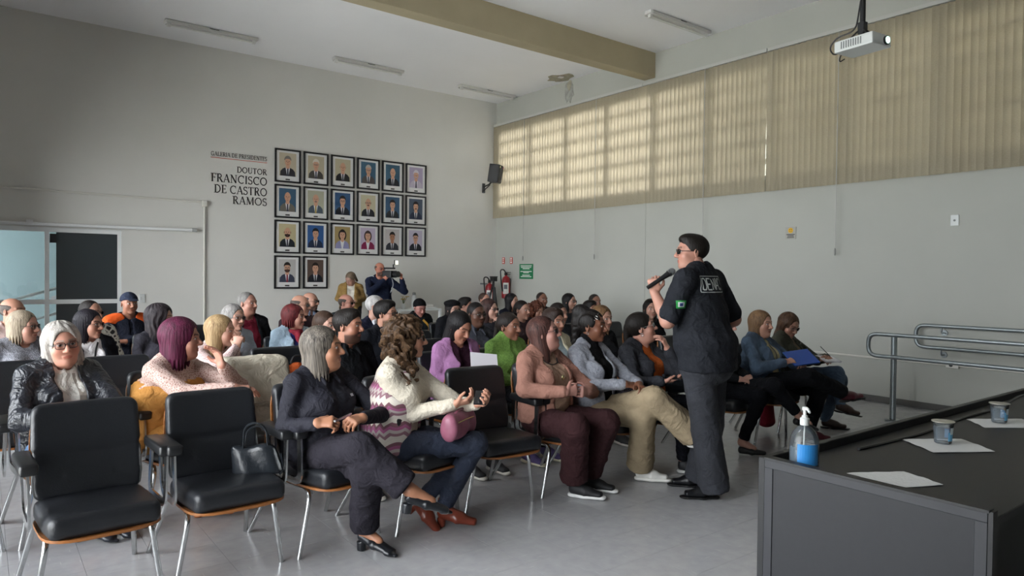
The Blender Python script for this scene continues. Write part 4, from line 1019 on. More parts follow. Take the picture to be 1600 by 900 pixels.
def person(key, x, y, top, yaw, label, short, sex='f', skin='c08f78', by=0., build=.2, hair=None, hairc='2a211d', hairhi=None, gl=None, beard=None, beard_a=.85, top_g=None, bot='25262b',
           arms=None, legs=None, shoes=('sneaker', '2a2a2c'), pitch=0., roll=0., lean=0., res='lo', stand=False, lips=None, closed=0, lift=0., brow=None, gaze=0., hat=None, flare=0., sw=None, bump=1., old=False, collar=None, hem_up=None):
    hH, hHair, hG, hHand = RES[res]; m = sex[0] == 'm'
    sw = sw or (.168 if m else .148)+.028*build
    H0 = .0 if not stand else .40                       # a standing pelvis sits higher
    kz = (top-.45-H0)/.75
    zs = lambda z: .45+H0+(z-.45)*kz+lift*min(1, max(0, (z-.7)/.2))
    by_ = rad(by); Rb = rotz(by_)
    hl = np.array([0, lean, top-.118]); ho = Rb @ hl
    rx, ry = x-ho[0], y-ho[1]
    e = empty('person', (rx, ry, 0), by_, label, 'person', 'seated audience' if not stand else None)
    toL = lambda p: Rb.T @ (np.array(p, float)-np.array([rx, ry, 0]))
    sh_y = .035+lean*.8
    Rh = rotz(rad(yaw)-by_) @ rotx(rad(pitch)) @ roty(rad(roll))
    hc = hl+np.array([0, 0, 0]); M4 = mat4(Rh, hc)
    J = {}
    for s, n in ((-1, 'R'), (1, 'L')):
        J['sh'+n] = np.array([s*sw, sh_y+.005, zs(.915)])
        J['el'+n] = np.array([s*(sw+.05+.04*build), sh_y-.03, zs(.685)])
        J['wr'+n] = np.array([s*.085, -.20-.05*build, zs(.645)])
        J['hd'+n] = np.array([-s*.75, -.55, -.15]); J['pn'+n] = np.array([-s*.2, .35, -.9])
        if not stand:
            J['hip'+n] = np.array([s*.09, .0, .505]); J['kn'+n] = np.array([s*.11, -.40, .505]); J['an'+n] = np.array([s*.11, -.33, .09]); J['ft'+n] = np.array([0, -1, 0.])
        else:
            J['hip'+n] = np.array([s*.095, .0, .90]); J['kn'+n] = np.array([s*.11, -.02, .48]); J['an'+n] = np.array([s*.12, .03, .09]); J['ft'+n] = np.array([s*.25, -1, 0.])
    curl = {'R': .55, 'L': .55}
    if arms == 'chin':
        J['elR'] = np.array([-.15, -.22, zs(.72)]); J['wrR'] = hc+np.array([-.05, -.13, -.19]); J['hdR'] = np.array([.3, .2, .9]); J['pnR'] = np.array([.2, .9, 0.]); curl['R'] = .9
    elif arms == 'chinL':
        J['elL'] = np.array([.16, -.20, zs(.72)]); J['wrL'] = hc+np.array([.06, -.14, -.18]); J['hdL'] = np.array([-.3, .2, .9]); J['pnL'] = np.array([-.2, .9, 0.]); curl['L'] = .8
    elif arms == 'cross':
        J['elR'] = np.array([-.24, -.10, zs(.72)]); J['wrR'] = np.array([.09, -.20, zs(.745)]); J['hdR'] = np.array([.9, .1, .1]); J['elL'] = np.array([.24, -.10, zs(.72)]); J['wrL'] = np.array([-.08, -.22, zs(.725)]); J['hdL'] = np.array([-.9, .1, .1])
    wl = None
    if isinstance(arms, dict) or isinstance(legs, dict):
        for dct in (arms, legs):
            if isinstance(dct, dict):
                for k_, v_ in dct.items():
                    if k_.startswith('curl'): curl[k_[-1]] = v_
                    elif k_[:2] in ('hd', 'pn', 'ft'): J[k_] = Rb.T @ np.array(v_, float)
                    else: J[k_] = toL(v_)
    tg = dict(kind='shirt', col='33353b'); tg.update(top_g or {})
    slv = tg.get('sleeve', 1.)                          # 1 long, .45 short, 0 none
    B = build
    px_, pz = .0, zs(.52) if not stand else .93
    # ---- torso solids shared by skin (inset) and clothes
    def torso(F, g, k=.04):
        zb = zs(.50) if not stand else .90
        F.ecap((0, .02, zb), (0, .02, zs(.62)), (.165+.05*B+g, .115+.05*B+g), (.150+.07*B+g, .108+.06*B+g), k=k)
        F.ecap((0, .015-.03*B, zs(.62)), (0, .02+lean*.4-.02*B, zs(.76)), (.142+.075*B+g, .102+.075*B+g), (.150+.05*B+g, .104+.045*B+g), k=k)
        F.ecap((0, .02+lean*.4, zs(.76)), (0, sh_y, zs(.89)), (.152+.045*B+g, .104+.03*B+g), (sw-.025+g, .082+.015*B+g), k=k)
        for s in (-1, 1):
            F.cone((s*(sw-.015), sh_y+.005, zs(.905)), (s*.045, sh_y+.006, zs(.962)), .047+g*.8+.008*B, .046+g*.8+.01*B, k=k)
            if not m: F.ell((s*.070, -.060-.03*B+lean*.6, zs(.785)), (.058+.02*B+g, .052+.02*B+g, .060+.02*B+g), k=.05)
    au, al_, aw = .042+.014*B+(.006 if m else 0), .036+.010*B+(.004 if m else 0), .026+.004*B
    # ---- body: skin (head with neck, core, forearms with hands) in one mesh
    parts = []; cols = []
    V, Q = head_template(sex, hH)
    sp = dict(skin=skin, hairc=hairc, beard=beard, beard_a=beard_a, closed=closed, gaze=gaze)
    if lips: sp['lips'] = srgb(lips)
    if brow: sp['brow'] = brow
    cc = face_colors(V, sp); Vh = trans(V, Rh, hc)
    parts.append((Vh, Q)); cols.append(cc); sk = np.array(srgb(skin))*.86
    lo, hi = bbox([J[k_+n] for k_ in ('hip', 'kn', 'an', 'sh', 'el') for n in 'RL']+[(0, .2, top-.15), (0, -.2, .6)], .14)
    F = Field(lo, hi, hG*1.15); torso(F, -.012)
    F.cone((0, sh_y+.005, zs(.92)), hc+np.array([0, .02, -.05]), .057 if m else .050, .052 if m else .045, k=.03)
    for n in 'RL':
        F.cone(J['sh'+n], J['el'+n], au-.012, al_-.010, k=.02)
        F.cone(J['hip'+n], J['kn'+n], .078+.02*B, .054+.008*B, k=.03); F.cone(J['kn'+n], J['an'+n], .050+.008*B, .034, k=.02)
        if shoes[0] in ('pump', 'flat'):
            ft = J['ft'+n]/np.linalg.norm(J['ft'+n]); F.cone(J['an'+n], J['an'+n]+ft*.10+np.array([0, 0, -.045]), .034, .026, k=.02)
    V, Q = F.mesh(); parts.append((V, Q)); cols.append(np.tile(sk, (len(V), 1)))
    for n, s in (('R', -1), ('L', 1)):
        el, wr = J['el'+n], J['wr'+n]; d = J['hd'+n]/np.linalg.norm(J['hd'+n])
        lo, hi = bbox([el, wr, wr+d*.19], .06+.1*(res == 'hi'))
        F = Field(lo, hi, hHand); q0 = 0. if slv < .9 else .5; F.cone(el+(wr-el)*q0*.8, el+(wr-el)*max(.45, q0), al_*(1 if q0 == 0 else .8), (al_+aw)/2+.002-.004*(q0 > 0), k=.01); F.cone(el+(wr-el)*.45, wr, (al_+aw)/2+.002, aw, k=.015)
        if slv < .6: F.cone(J['sh'+n], el, au-.002, al_, k=.02)
        hand_prims(F, wr, d, J['pn'+n], s, curl[n], 1.06 if m else .96)
        V, Q = F.mesh(); parts.append((V, Q)); cols.append(np.tile(sk, (len(V), 1)))
    off = 0; VV, QQ = [], []
    for V, Q in parts: VV.append(V); QQ.append(Q+off); off += len(V)
    inst('body', np_mesh('body', np.concatenate(VV), np.concatenate(QQ), skinmat(), col=np.concatenate(cols)), e)
    # ---- hair, hat, glasses
    if hair:
        st, L, v = (hair+(.2, 0.))[:3] if isinstance(hair, tuple) and len(hair) < 3 else hair
        V, Q = hair_template(st, hHair, L, v)
        o = inst('hair', np_mesh('hair', V, Q, hairmat(hairc, hairhi, st in ('curly', 'wavy', 'braids'))), e); o.matrix_local = M4
    if hat: hat_obj(e, M4, hat)
    if gl: glasses(e, M4, **gl)
    # ---- top garment(s)
    ph = (abs(hash(key)) % 97)*0+sum(map(ord, key)) % 50
    def wob(a):
        def fn(X, Y, Z):
            r1 = 1-np.abs(np.sin(17*Z+7*np.sin(5*X+ph)+6*Y+2.2*np.sin(13*Y+9*X+ph))); r2 = 1-np.abs(np.sin(15*X-13*Z+11*Y+2.5*np.sin(8*Z+6*X+ph)))
            return a*bump*(.9-1.7*r1**2-1.3*r2**3)
        return fn
    lo, hi = bbox([J[k_+n] for k_ in ('sh', 'el', 'wr') for n in 'RL']+[(0, .2+.05*B, zs(.98)), (0, -.22-.08*B, zs(.46)), (.26, 0, .6+H0), (-.26, 0, .6+H0)], .09)
    def garment(name, g, mt, sleeve, opening=None, hem=zs(.50) if not stand else zs(.50), extra=None, cuff=0.):
        F = Field(lo, hi, hG); torso(F, g)
        if opening:
            w0, w1 = opening
            X, Y, Z = np.meshgrid(*F.ax, indexing='ij', sparse=True); t = np.clip((Z-zs(.5))/(zs(.93)-zs(.5)), 0, 1)
            half = w0+(w1-w0)*t; d = np.maximum(np.abs(X)-half, Y+.015-lean*.5)
            F.F = np.maximum(F.F, -d.astype(np.float32))
        F.plane((0, 0, -1), -hem, k=.015)
        for n in 'RL':
            sh, el, wr = J['sh'+n], J['el'+n], J['wr'+n]
            if sleeve > 0:
                if sleeve < .6: F.cone(sh, sh+(el-sh)*sleeve*1.9, au+g*.5+.004, al_+g*.5+.016, k=.03)
                else:
                    F.cone(sh, el, au+g*.55, al_+g*.55+.002, k=.026); F.cone(el, el+(wr-el)*(.94 if sleeve >= 1 else sleeve), al_+g*.55+.002, aw+g*.5+.004+cuff, k=.018)
        nb = np.array([0, sh_y+.0, zs(.935)])
        nd_ = hc+np.array([0, .03, -.05])
        if tg.get('neck') == 'roll' or (extra == 'roll'): F.cone(nb, nb+(nd_-nb)*.62, .06+g, .056+g, k=.02)
        else:
            F.cone(nb+np.array([0, -.012, .02]), nd_+np.array([0, -.03, .03]), (.056 if m else .052)+g*.3, .085, k=.008, op='cut')
            dv = tg.get('vneck', 0)
            if dv and not opening: F.cone((0, sh_y-.085, zs(.955)), (0, sh_y-.135-.03*B, zs(.955)-dv), .045, .012, k=.012, op='cut')
        F.warp(wob(.0042))
        V, Q = F.mesh()
        return inst(name, np_mesh(name, V, Q, mt), e)
    g0 = tg.get('fit', .010); mt0 = tg.get('mat') or cloth(tg['col'], tg.get('rough', .85))
    top_o = None
    if tg['kind'] == 'jacket':
        top_o = garment('shirt', g0, cloth(tg.get('inner', 'dddddd')), 0, extra=tg.get('ineck'))
        top_o = garment(tg.get('name', 'jacket'), g0+.011, mt0, slv, opening=tg.get('open', (.05, .07)), hem=zs(tg.get('hem', .49)), cuff=tg.get('cuff', 0.))
    else:
        top_o = garment(tg.get('name', 'shirt'), g0, mt0, slv, hem=zs(tg.get('hem', .49)), cuff=tg.get('cuff', 0.))
    if tg.get('collar'):
        cm = cloth(tg['collar']) if isinstance(tg['collar'], str) else mt0
        F = Field((-.12, sh_y-.16, zs(.86)), (.12, sh_y+.12, zs(1.02)), min(hG, .009))
        nb = np.array([0, sh_y-.004, zs(.945)]); F.cone(nb, nb+np.array([0, -.005, .035]), .072, .068, k=.01); F.cone(nb-np.array([0, 0, .06]), nb+np.array([0, 0, .12]), .059, .059, k=.006, op='cut')
        for s in (-1, 1): F.cone((s*.05, sh_y-.06, zs(.95)), (s*.055, sh_y-.105-.02*B, zs(.90)), .016, .008, k=.02)
        F.ecap((0, sh_y-.10, zs(.99)), (0, sh_y-.12, zs(.86)), (.025, .05), (.012, .05), k=.006, op='cut')
        V, Q = F.mesh(); inst('collar', np_mesh('collar', V, Q, cm), e)
    # ---- trousers
    mtb = bot if not isinstance(bot, str) else cloth(bot, .88)
    lo, hi = bbox([J[k_+n] for k_ in ('hip', 'kn', 'an') for n in 'RL']+[(.2, .17, zs(.6)), (-.2, -.15, zs(.6))], .13+flare)
    F = Field(lo, hi, hG); g = .012
    zb = .51 if not stand else .90
    F.ecap((0, .015, zb), (0, .02, zs(.60) if not stand else 1.02), (.168+.05*B, .122+.05*B), (.155+.06*B, .112+.055*B), k=.03)
    ank_cut = tg.get('ankle', .0)
    for n in 'RL':
        hp, kn, an = J['hip'+n], J['kn'+n], J['an'+n]
        F.cone(hp, kn, .088+.022*B, .064+.012*B+flare*.35, k=.035)
        up = hem_up if hem_up is not None else (.04 if shoes[0] in ('pump', 'flat') or flare else .01)
        dn = (an-kn)/np.linalg.norm(an-kn); r1, r2 = .062+.010*B+flare*.4, .046+flare; F.ecap(kn, an-dn*up, (r1, r1), (r2, r2), side=(1, 0, 0) if abs(dn[0]) < .8 else (0, 1, 0), k=.02, endf=.12); F.cone(kn, kn+dn*.03, r1, r1, k=.02)
    F.warp(wob(.0042)); V, Q = F.mesh()
    inst('trousers', np_mesh('trousers', V, Q, mtb), e)
    # ---- shoes
    if shoes:
        up, so = shoe_mesh(*shoes)
        hlz = {'pump': .07, 'boot': .05, 'flat': .03, 'sneaker': .03, 'oxford': .03}[shoes[0]]
        for n in 'RL':
            ft = J['ft'+n]/np.linalg.norm(J['ft'+n]); an = J['an'+n]
            yw = math.atan2(ft[0], -ft[1]); pt = math.asin(max(-1, min(1, ft[2])))
            R = rotz(yw) @ rotx(-pt)
            o = inst('shoe', up, e); t = an-R @ np.array([0, .03, .09+(hlz if shoes[0] in ('pump',) else 0)*.3])
            if abs(ft[2]) < .05: t[2] = 0.002
            o.matrix_local = mat4(R, t)
            if so: inst('sole', so, o)
    PEOPLE[key] = dict(e=e, J=J, M4=M4, top=top_o, root=(rx, ry), zs=zs, hc=hc, Rb=Rb, short=short, sh_y=sh_y, sw=sw)
    return PEOPLE[key]
def hat_obj(e, M4, hat):
    kind, col = hat
    F = Field((-.13, -.2, -.06), (.13, .16, .17), .007)
    F.ell((0, .014, .040), (.088, .108, .092), k=.01)
    if kind == 'cap':
        F.plane((0, -.12, -1), -.035, k=.004); F.ecap((0, -.09, .052), (0, -.155, .038), (.062, .008), (.05, .006), side=(1, 0, 0), k=.01)
    elif kind == 'beanie':
        F.plane((0, -.55, -1), -.018, k=.006); F.cone((-.0, -.1, .055), (0, .1, .0), .001, k=.001)
    elif kind == 'beret': F.ell((0, .02, .085), (.105, .115, .045), k=.02); F.plane((0, -.3, -1), -.03, k=.006)
    F.ell((0, .012, .03), (.076, .096, .084), k=0, op='cut') if kind == 'cap' else None
    V, Q = F.mesh(); o = inst(kind if kind != 'beanie' else 'knit_hat', np_mesh('hat', V, Q, cloth(col, .9, bump=.6, bscale=60)), e); o.matrix_local = M4
# ------------------------------------------------------------------ cast
def chevron_mat():
    m = bpy.data.materials.new('chevron_knit'); m.use_nodes = True; nt = m.node_tree; b = nt.nodes['Principled BSDF']; b.inputs['Roughness'].default_value = .9
    tc = nd(nt, 'ShaderNodeTexCoord'); sx = nd(nt, 'ShaderNodeSeparateXYZ'); nt.links.new(tc.outputs['Object'], sx.inputs[0])
    ad = nd(nt, 'ShaderNodeMath', operation='ADD'); nt.links.new(sx.outputs[0], ad.inputs[0]); nt.links.new(sx.outputs[1], ad.inputs[1])
    pp = nd(nt, 'ShaderNodeMath', operation='PINGPONG'); pp.inputs[1].default_value = .018; nt.links.new(ad.outputs[0], pp.inputs[0])
    a2 = nd(nt, 'ShaderNodeMath', operation='MULTIPLY_ADD'); a2.inputs[1].default_value = 1.3; nt.links.new(pp.outputs[0], a2.inputs[0]); nt.links.new(sx.outputs[2], a2.inputs[2])
    ml = nd(nt, 'ShaderNodeMath', operation='MULTIPLY'); ml.inputs[1].default_value = 1/.115; nt.links.new(a2.outputs[0], ml.inputs[0])
    fr = nd(nt, 'ShaderNodeMath', operation='FRACT'); nt.links.new(ml.outputs[0], fr.inputs[0])
    rp = nd(nt, 'ShaderNodeValToRGB'); rp.color_ramp.interpolation = 'CONSTANT'; e = rp.color_ramp.elements
    cols = ['cfc6bc', '8a6670', 'b5aaa5', 'a25c82', '7a525c', 'd4ccc0']
    e[0].position = 0; e[0].color = (*srgb(cols[0]), 1); e[1].position = 1/6; e[1].color = (*srgb(cols[1]), 1)
    for i in range(2, 6): q = e.new(i/6); q.color = (*srgb(cols[i]), 1)
    nt.links.new(fr.outputs[0], rp.inputs[0]); nt.links.new(rp.outputs[0], b.inputs['Base Color'])
    M['chevron'] = m; return m
def lace_mat(name, c1, c2, sc=70, th=.5):
    m = bpy.data.materials.new(name); m.use_nodes = True; nt = m.node_tree; b = nt.nodes['Principled BSDF']; b.inputs['Roughness'].default_value = .85
    tc = nd(nt, 'ShaderNodeTexCoord'); v = nd(nt, 'ShaderNodeTexVoronoi', feature='DISTANCE_TO_EDGE'); v.inputs['Scale'].default_value = sc
    nt.links.new(tc.outputs['Object'], v.inputs['Vector']); rp = nd(nt, 'ShaderNodeValToRGB'); e = rp.color_ramp.elements
    e[0].position = .10; e[1].position = .22; e[0].color = (*srgb(c1), 1); e[1].color = (*srgb(c2), 1)
    nt.links.new(v.outputs['Distance'], rp.inputs[0]); nt.links.new(rp.outputs[0], b.inputs['Base Color'])
    bp = nd(nt, 'ShaderNodeBump'); bp.inputs['Strength'].default_value = .5; bp.inputs['Distance'].default_value = .01; bp.invert = True
    nt.links.new(v.outputs['Distance'], bp.inputs['Height']); nt.links.new(bp.outputs[0], b.inputs['Normal']); return m
m_leather = mat('black_leather', '24262c', .34, fold=.9, bump=.3, bscale=80, var=.15, vscale=10)
m_lace = lace_mat('pink_lace', 'cdb3a9', 'a58278'); m_lace2 = lace_mat('pink_eyelet', 'cbb5b2', 'a88c8a', 90)
m_mono = lace_mat('black_white_print', 'd0cec4', '191a1c', 22)
m_knit = mat('grey_knit', '85868e', .95, bump=1., bscale=120, var=.35, vscale=60)
m_cable = mat('cream_cable_knit', 'c8bfae', .95, bump=1., bscale=55, var=.1, vscale=20)
m_denim = mat('blue_denim', '45576b', .9, fold=.5, bump=.4, bscale=200, var=.3, vscale=9)
m_ldenim = mat('light_denim', '9fb4c4', .9, fold=.5, bump=.4, bscale=200, var=.15, vscale=9)
m_dkdenim = mat('dark_denim', '1d2536', .85, fold=.6, bump=.3, bscale=200, var=.25, vscale=8)
m_olive = mat('olive_canvas', '3b3c30', .85, fold=.6, bump=.4, bscale=60, var=.2, vscale=9)
m_tweed = mat('green_tweed', '6f9444', .95, bump=.8, bscale=150, var=.3, vscale=90)
m_beige_h = mat('grey_herringbone', '9497a0', .9, fold=.4, bump=.5, bscale=160, var=.18, vscale=60)
blk = '17181b'
# row 1 -----------------------------------------------------------------
person('P1', 1.50, 3.67, 1.200, 55, 'seated person in black shirt and wide black trousers, legs crossed, front row', 'the person in black shirt and crossed legs', 'fh', 'a9765a', by=24, build=.55, lean=0., res='hi',
       hair=('bob', .155, .004), hairc='262220', hairhi='7a7268', top_g=dict(col='25252c', rough=.7, collar=True, vneck=.04), bot='26242a', flare=.035, shoes=('pump', '15171b'), pitch=-4,
       arms=dict(elR=(1.27, 3.60, .69), wrR=(1.36, 3.40, .735), hdR=(.8, -.5, .12), pnR=(.3, .5, -.8), curlR=.75, elL=(1.83, 3.55, .70), wrL=(1.60, 3.37, .74), hdL=(-.85, -.35, 0), curlL=.75),
       legs=dict(knR=(1.53, 3.25, .615), anR=(1.735, 3.08, .40), ftR=(.90, -.42, -.10), hipR=(1.43, 3.64, .51), knL=(1.57, 3.24, .50), anL=(1.645, 3.44, .115), ftL=(.45, -.9, 0)))
person('P2', 1.98, 3.59, 1.244, 61, 'seated person in cream knit sleeves, chevron vest and jeans, holding a phone', 'the person in the chevron vest', 'f', 'c08c74', by=42, build=.35, lean=-.08, res='hi',
       hair=('curly', .34, .010), hairc='1a1310', hairhi='5f4731', gl=dict(rim='4a3d38'), top_g=dict(mat=m_cable, fit=.016), bot=m_dkdenim, shoes=('boot', '6b2f20'),
       arms=dict(elR=(1.98, 3.50, .70), wrR=(2.14, 3.32, .765), hdR=(.8, -.55, .22), pnR=(.1, .5, .85), curlR=.55, elL=(2.27, 3.48, .72), wrL=(2.26, 3.27, .765), hdL=(.2, -.9, .25), pnL=(-.6, .1, .7), curlL=.6),
       legs=dict(knR=(2.30, 3.33, .515), anR=(2.19, 3.50, .12), ftR=(.75, -.66, 0), knL=(2.36, 3.42, .50), anL=(2.06, 3.56, .155), ftL=(.55, -.55, -.62)))
person('P3', 3.12, 3.70, 1.215, 40, 'seated person in pink cardigan and brown trousers with clasped hands', 'the person in the pink cardigan', 'fh', 'b58477', by=14, build=.55, lean=.03, res='hi', pitch=-12,
       hair=('long', .24, .0), hairc='2c1d1b', hairhi='5a3b34', gl=dict(rim='3b2a30'), top_g=dict(kind='jacket', name='cardigan', col='9c7264', inner='a38672', open=(.10, .075), hem=.50), bot='3a2426', flare=.05, shoes=('sneaker', '17181b', 'e6e6e4'),
       arms=dict(elR=(2.86, 3.58, .745), wrR=(3.02, 3.36, .745), hdR=(.85, -.25, .1), pnR=(.3, .7, .1), curlR=.8, elL=(3.44, 3.55, .69), wrL=(3.22, 3.36, .735), hdL=(-.85, -.3, .05), pnL=(-.3, .7, 0), curlL=.75),
       legs=dict(knR=(3.04, 3.28, .53), anR=(3.20, 3.46, .11), ftR=(.55, -.83, 0), knL=(3.34, 3.30, .52), anL=(3.38, 3.52, .11), ftL=(.5, -.86, 0)))
person('P4', 3.58, 3.70, 1.250, 30, 'seated person in grey blazer, black polo neck and wide cream trousers', 'the person in the grey blazer', 'f', '7d513c', by=14, build=.2, lean=.03, res='hi',
       hair=('braids', .2, 0.), hairc='120f0e', hairhi='1d1815', top_g=dict(kind='jacket', name='blazer', mat=m_beige_h, inner='141416', ineck='roll', open=(.05, .075), collar=None, hem=.47), bot='9c8c72', flare=.055, hem_up=0., shoes=('sneaker', 'e2e0da', 'eceae4'),
       arms=dict(elR=(3.40, 3.60, .72), wrR=(3.60, 3.38, .745), hdR=(.9, -.35, -.15), pnR=(.2, .4, -.85), curlR=.5, elL=(3.86, 3.55, .72), wrL=(3.72, 3.36, .74), hdL=(-.4, -.85, -.2), curlL=.5),
       legs=dict(knR=(3.66, 3.26, .54), anR=(3.86, 3.46, .12), ftR=(.65, -.76, 0), knL=(3.70, 3.20, .66), anL=(3.96, 3.06, .40), ftL=(.8, -.6, -.1)))
person('P5', 4.12, 3.70, 1.218, 42, 'seated person in orange shirt and dark cardigan with a hand at the chin', 'the person in the orange shirt', 'fh', 'c48f7c', by=12, build=.55, lean=.03, res='hi', pitch=-14,
       hair=('tied', .2, .006), hairc='17120f', gl=dict(rim='8c8c8c', th=.0015), top_g=dict(kind='jacket', name='cardigan', col='34353a', inner='c4642e', open=(.11, .06), hem=.5), bot='15161c', shoes=('sneaker', '141519', 'dcdcd8'),
       arms=dict(elR=(3.86, 3.52, .70), wrR=(3.97, 3.36, .735), hdR=(.85, -.4, .05), pnR=(0, .2, .9), curlR=.25, elL=(4.30, 3.42, .73), wrL=(4.16, 3.47, .95), hdL=(-.35, .2, .9), pnL=(-.5, .8, .2), curlL=.45),
       legs=dict(knR=(4.06, 3.24, .54), anR=(4.27, 3.40, .11), ftR=(.5, -.86, 0), knL=(4.25, 3.25, .54), anL=(4.40, 3.45, .11), ftL=(.5, -.86, 0)))
person('P6', 5.17, 3.70, 1.20, 14, 'seated person in black behind the standing speaker, crossed legs in black flat shoes', 'the person behind the speaker', 'f', 'c39482', by=5, build=.2, res='mid',
       hair=('long', .18, 0.), hairc='161212', top_g=dict(col=blk), bot='131418', shoes=('flat', '121215'),
       legs=dict(knR=(5.11, 3.28, .53), anR=(5.14, 3.47, .105), ftR=(.55, -.83, 0), knL=(5.20, 3.22, .62), anL=(5.42, 3.12, .36), ftL=(.8, -.5, -.3)))
person('P7', 5.75, 3.70, 1.192, 0, 'seated person in blue denim jacket with a blue folder on the lap', 'the person in the denim jacket', 'fh', 'bf8f7a', by=8, build=.6, res='hi',
       hair=('long', .19, .006), hairc='584230', hairhi='86684a', top_g=dict(kind='jacket', mat=m_denim, inner='b5ac8a', open=(.07, .06), collar=True), bot='0f1013', flare=.02, hem_up=0., shoes=('oxford', '4a1720'),
       arms=dict(wrR=(5.66, 3.40, .76), hdR=(.8, -.4, .2), elR=(5.47, 3.55, .70), wrL=(5.95, 3.42, .74), elL=(6.05, 3.55, .71)),
       legs=dict(knR=(5.72, 3.22, .65), anR=(6.07, 3.08, .50), ftR=(.93, -.35, .1), knL=(5.98, 3.24, .53), anL=(6.10, 3.42, .10), ftL=(.6, -.8, 0)))
person('P8', 6.40, 3.81, 1.152, -14, 'seated person in olive jacket and jeans bent over a notebook', 'the person in the olive jacket', 'f', 'b98a76', by=12, build=.3, res='hi', lean=-.06, pitch=22, closed=1,
       hair=('wavy', .19, .004), hairc='2f2019', hairhi='5d4432', gl=dict(rim='6a5a50', th=.0016), top_g=dict(kind='jacket', mat=m_olive, inner='6b604f', open=(.05, .05), collar=True), bot=m_denim, hem_up=-.02, shoes=('oxford', '33231d'),
       arms=dict(wrR=(6.43, 3.52, .72), elR=(6.18, 3.68, .66), hdR=(.8, -.5, .1), wrL=(6.56, 3.50, .735), elL=(6.70, 3.68, .68), hdL=(-.6, -.6, .1)),
       legs=dict(knR=(6.54, 3.38, .60), anR=(6.45, 3.30, .33), ftR=(.75, -.6, -.2), knL=(6.64, 3.40, .52), anL=(6.74, 3.60, .10), ftL=(.55, -.83, 0)))
# row 2 -----------------------------------------------------------------
person('leather', .37, 4.67, 1.197, 8, 'seated person in black leather jacket and glasses facing the camera', 'the person in the leather jacket', 'fh', 'c9917c', by=18, build=.6, res='hi', roll=-6,
       hair=('wavy', .15, .010), hairc='857f79', hairhi='b9b3ac', brow='8d8178', gl=dict(rim='241f22', th=.002), top_g=dict(kind='jacket', name='leather_jacket', mat=m_leather, inner='d6d2ca', open=(.06, .06), hem=.49), bot='6f8fb5', shoes=('pump', '23262d'),
       arms=dict(elR=(.17, 4.47, .70), wrR=(.40, 4.29, .745), hdR=(.95, -.2, .12), pnR=(.1, .3, -.9), curlR=.4, elL=(.63, 4.46, .71), wrL=(.58, 4.30, .745), hdL=(-.8, -.4, .1), curlL=.6),
       legs=dict(knR=(.33, 4.23, .52), anR=(.44, 4.47, .13), ftR=(.75, -.66, 0), knL=(.52, 4.25, .52), anL=(.56, 4.5, .13), ftL=(.6, -.8, 0)))
person('purple', .97, 4.56, 1.207, 66, 'seated person in pink lace top and mustard dress raising one hand', 'the person in the mustard dress', 'fh', 'c08a76', by=48, build=.65, res='hi', lean=-.17,
       hair=('bob', .15, .012), hairc='32101f', hairhi='652744', top_g=dict(mat=m_lace, fit=.012, hem=.72), bot='b98445', shoes=('boot', '9c5c34'),
       arms=dict(elR=(.93, 4.30, .80), wrR=(1.17, 4.17, .83), hdR=(.95, -.25, -.1), pnR=(0, .2, -1), curlR=.3, elL=(1.27, 4.42, .80), wrL=(1.13, 4.27, .95), hdL=(-.3, .1, .95), pnL=(-.8, -.2, .1), curlL=.35),
       legs=dict(knR=(1.05, 4.22, .52), anR=(1.07, 4.5, .13), ftR=(.85, -.5, 0), knL=(1.2, 4.3, .52), anL=(1.17, 4.6, .13), ftL=(.85, -.5, 0)))
person('beard', 2.10, 4.67, 1.241, 40, 'seated person in plain black collared shirt between black shirt and chevron vest', 'the person in the plain black collared shirt', 'mh', 'a8755e', by=12, build=.5, res='hi', hair=('short', .2, -.002), hairc='17120f', beard='191310', top_g=dict(col='121316', collar=True))
person('lilac', 3.00, 4.59, 1.205, 10, 'seated person in lilac blazer looking down at a paper', 'the person in the lilac blazer', 'f', 'b07c66', by=2, build=.25, res='hi', lean=-.05, pitch=24, closed=1, hair=('long', .27, .002), hairc='100d0e', top_g=dict(kind='jacket', name='blazer', col='9c7098', inner='2a1420', open=(.06, .08)),
       arms=dict(wrR=(2.93, 4.36, .73), wrL=(3.10, 4.36, .73)))
person('green', 3.55, 4.67, 1.183, 18, 'seated person in bright green tweed roll-neck jacket', 'the person in green tweed', 'f', '9a6a55', by=6, build=.35, res='hi', hair=('tied', .2, .002), hairc='1d1613', top_g=dict(mat=m_tweed, neck='roll', fit=.016), shoes=('sneaker', '4a3d6b', 'd9d2b8'))
person('whitejk', 4.05, 4.67, 1.206, 4, 'seated person in cream jacket with glasses hanging on the chest', 'the person in the cream jacket', 'f', 'ab7c68', by=0, build=.3, res='hi', hair=('short', .2, .006), hairc='2c201b', top_g=dict(kind='jacket', col='c4bda4', inner='8f9ca0', open=(.05, .065)))
person('w941', 4.65, 4.67, 1.217, 2, 'seated person in dark top right behind the grey blazer, second row', 'the person right behind the grey blazer', 'f', 'b68975', by=0, build=.3, res='mid', hair=('bob', .15, .006), hairc='4a3526', hairhi='80603f', top_g=dict(col='1f2023'))
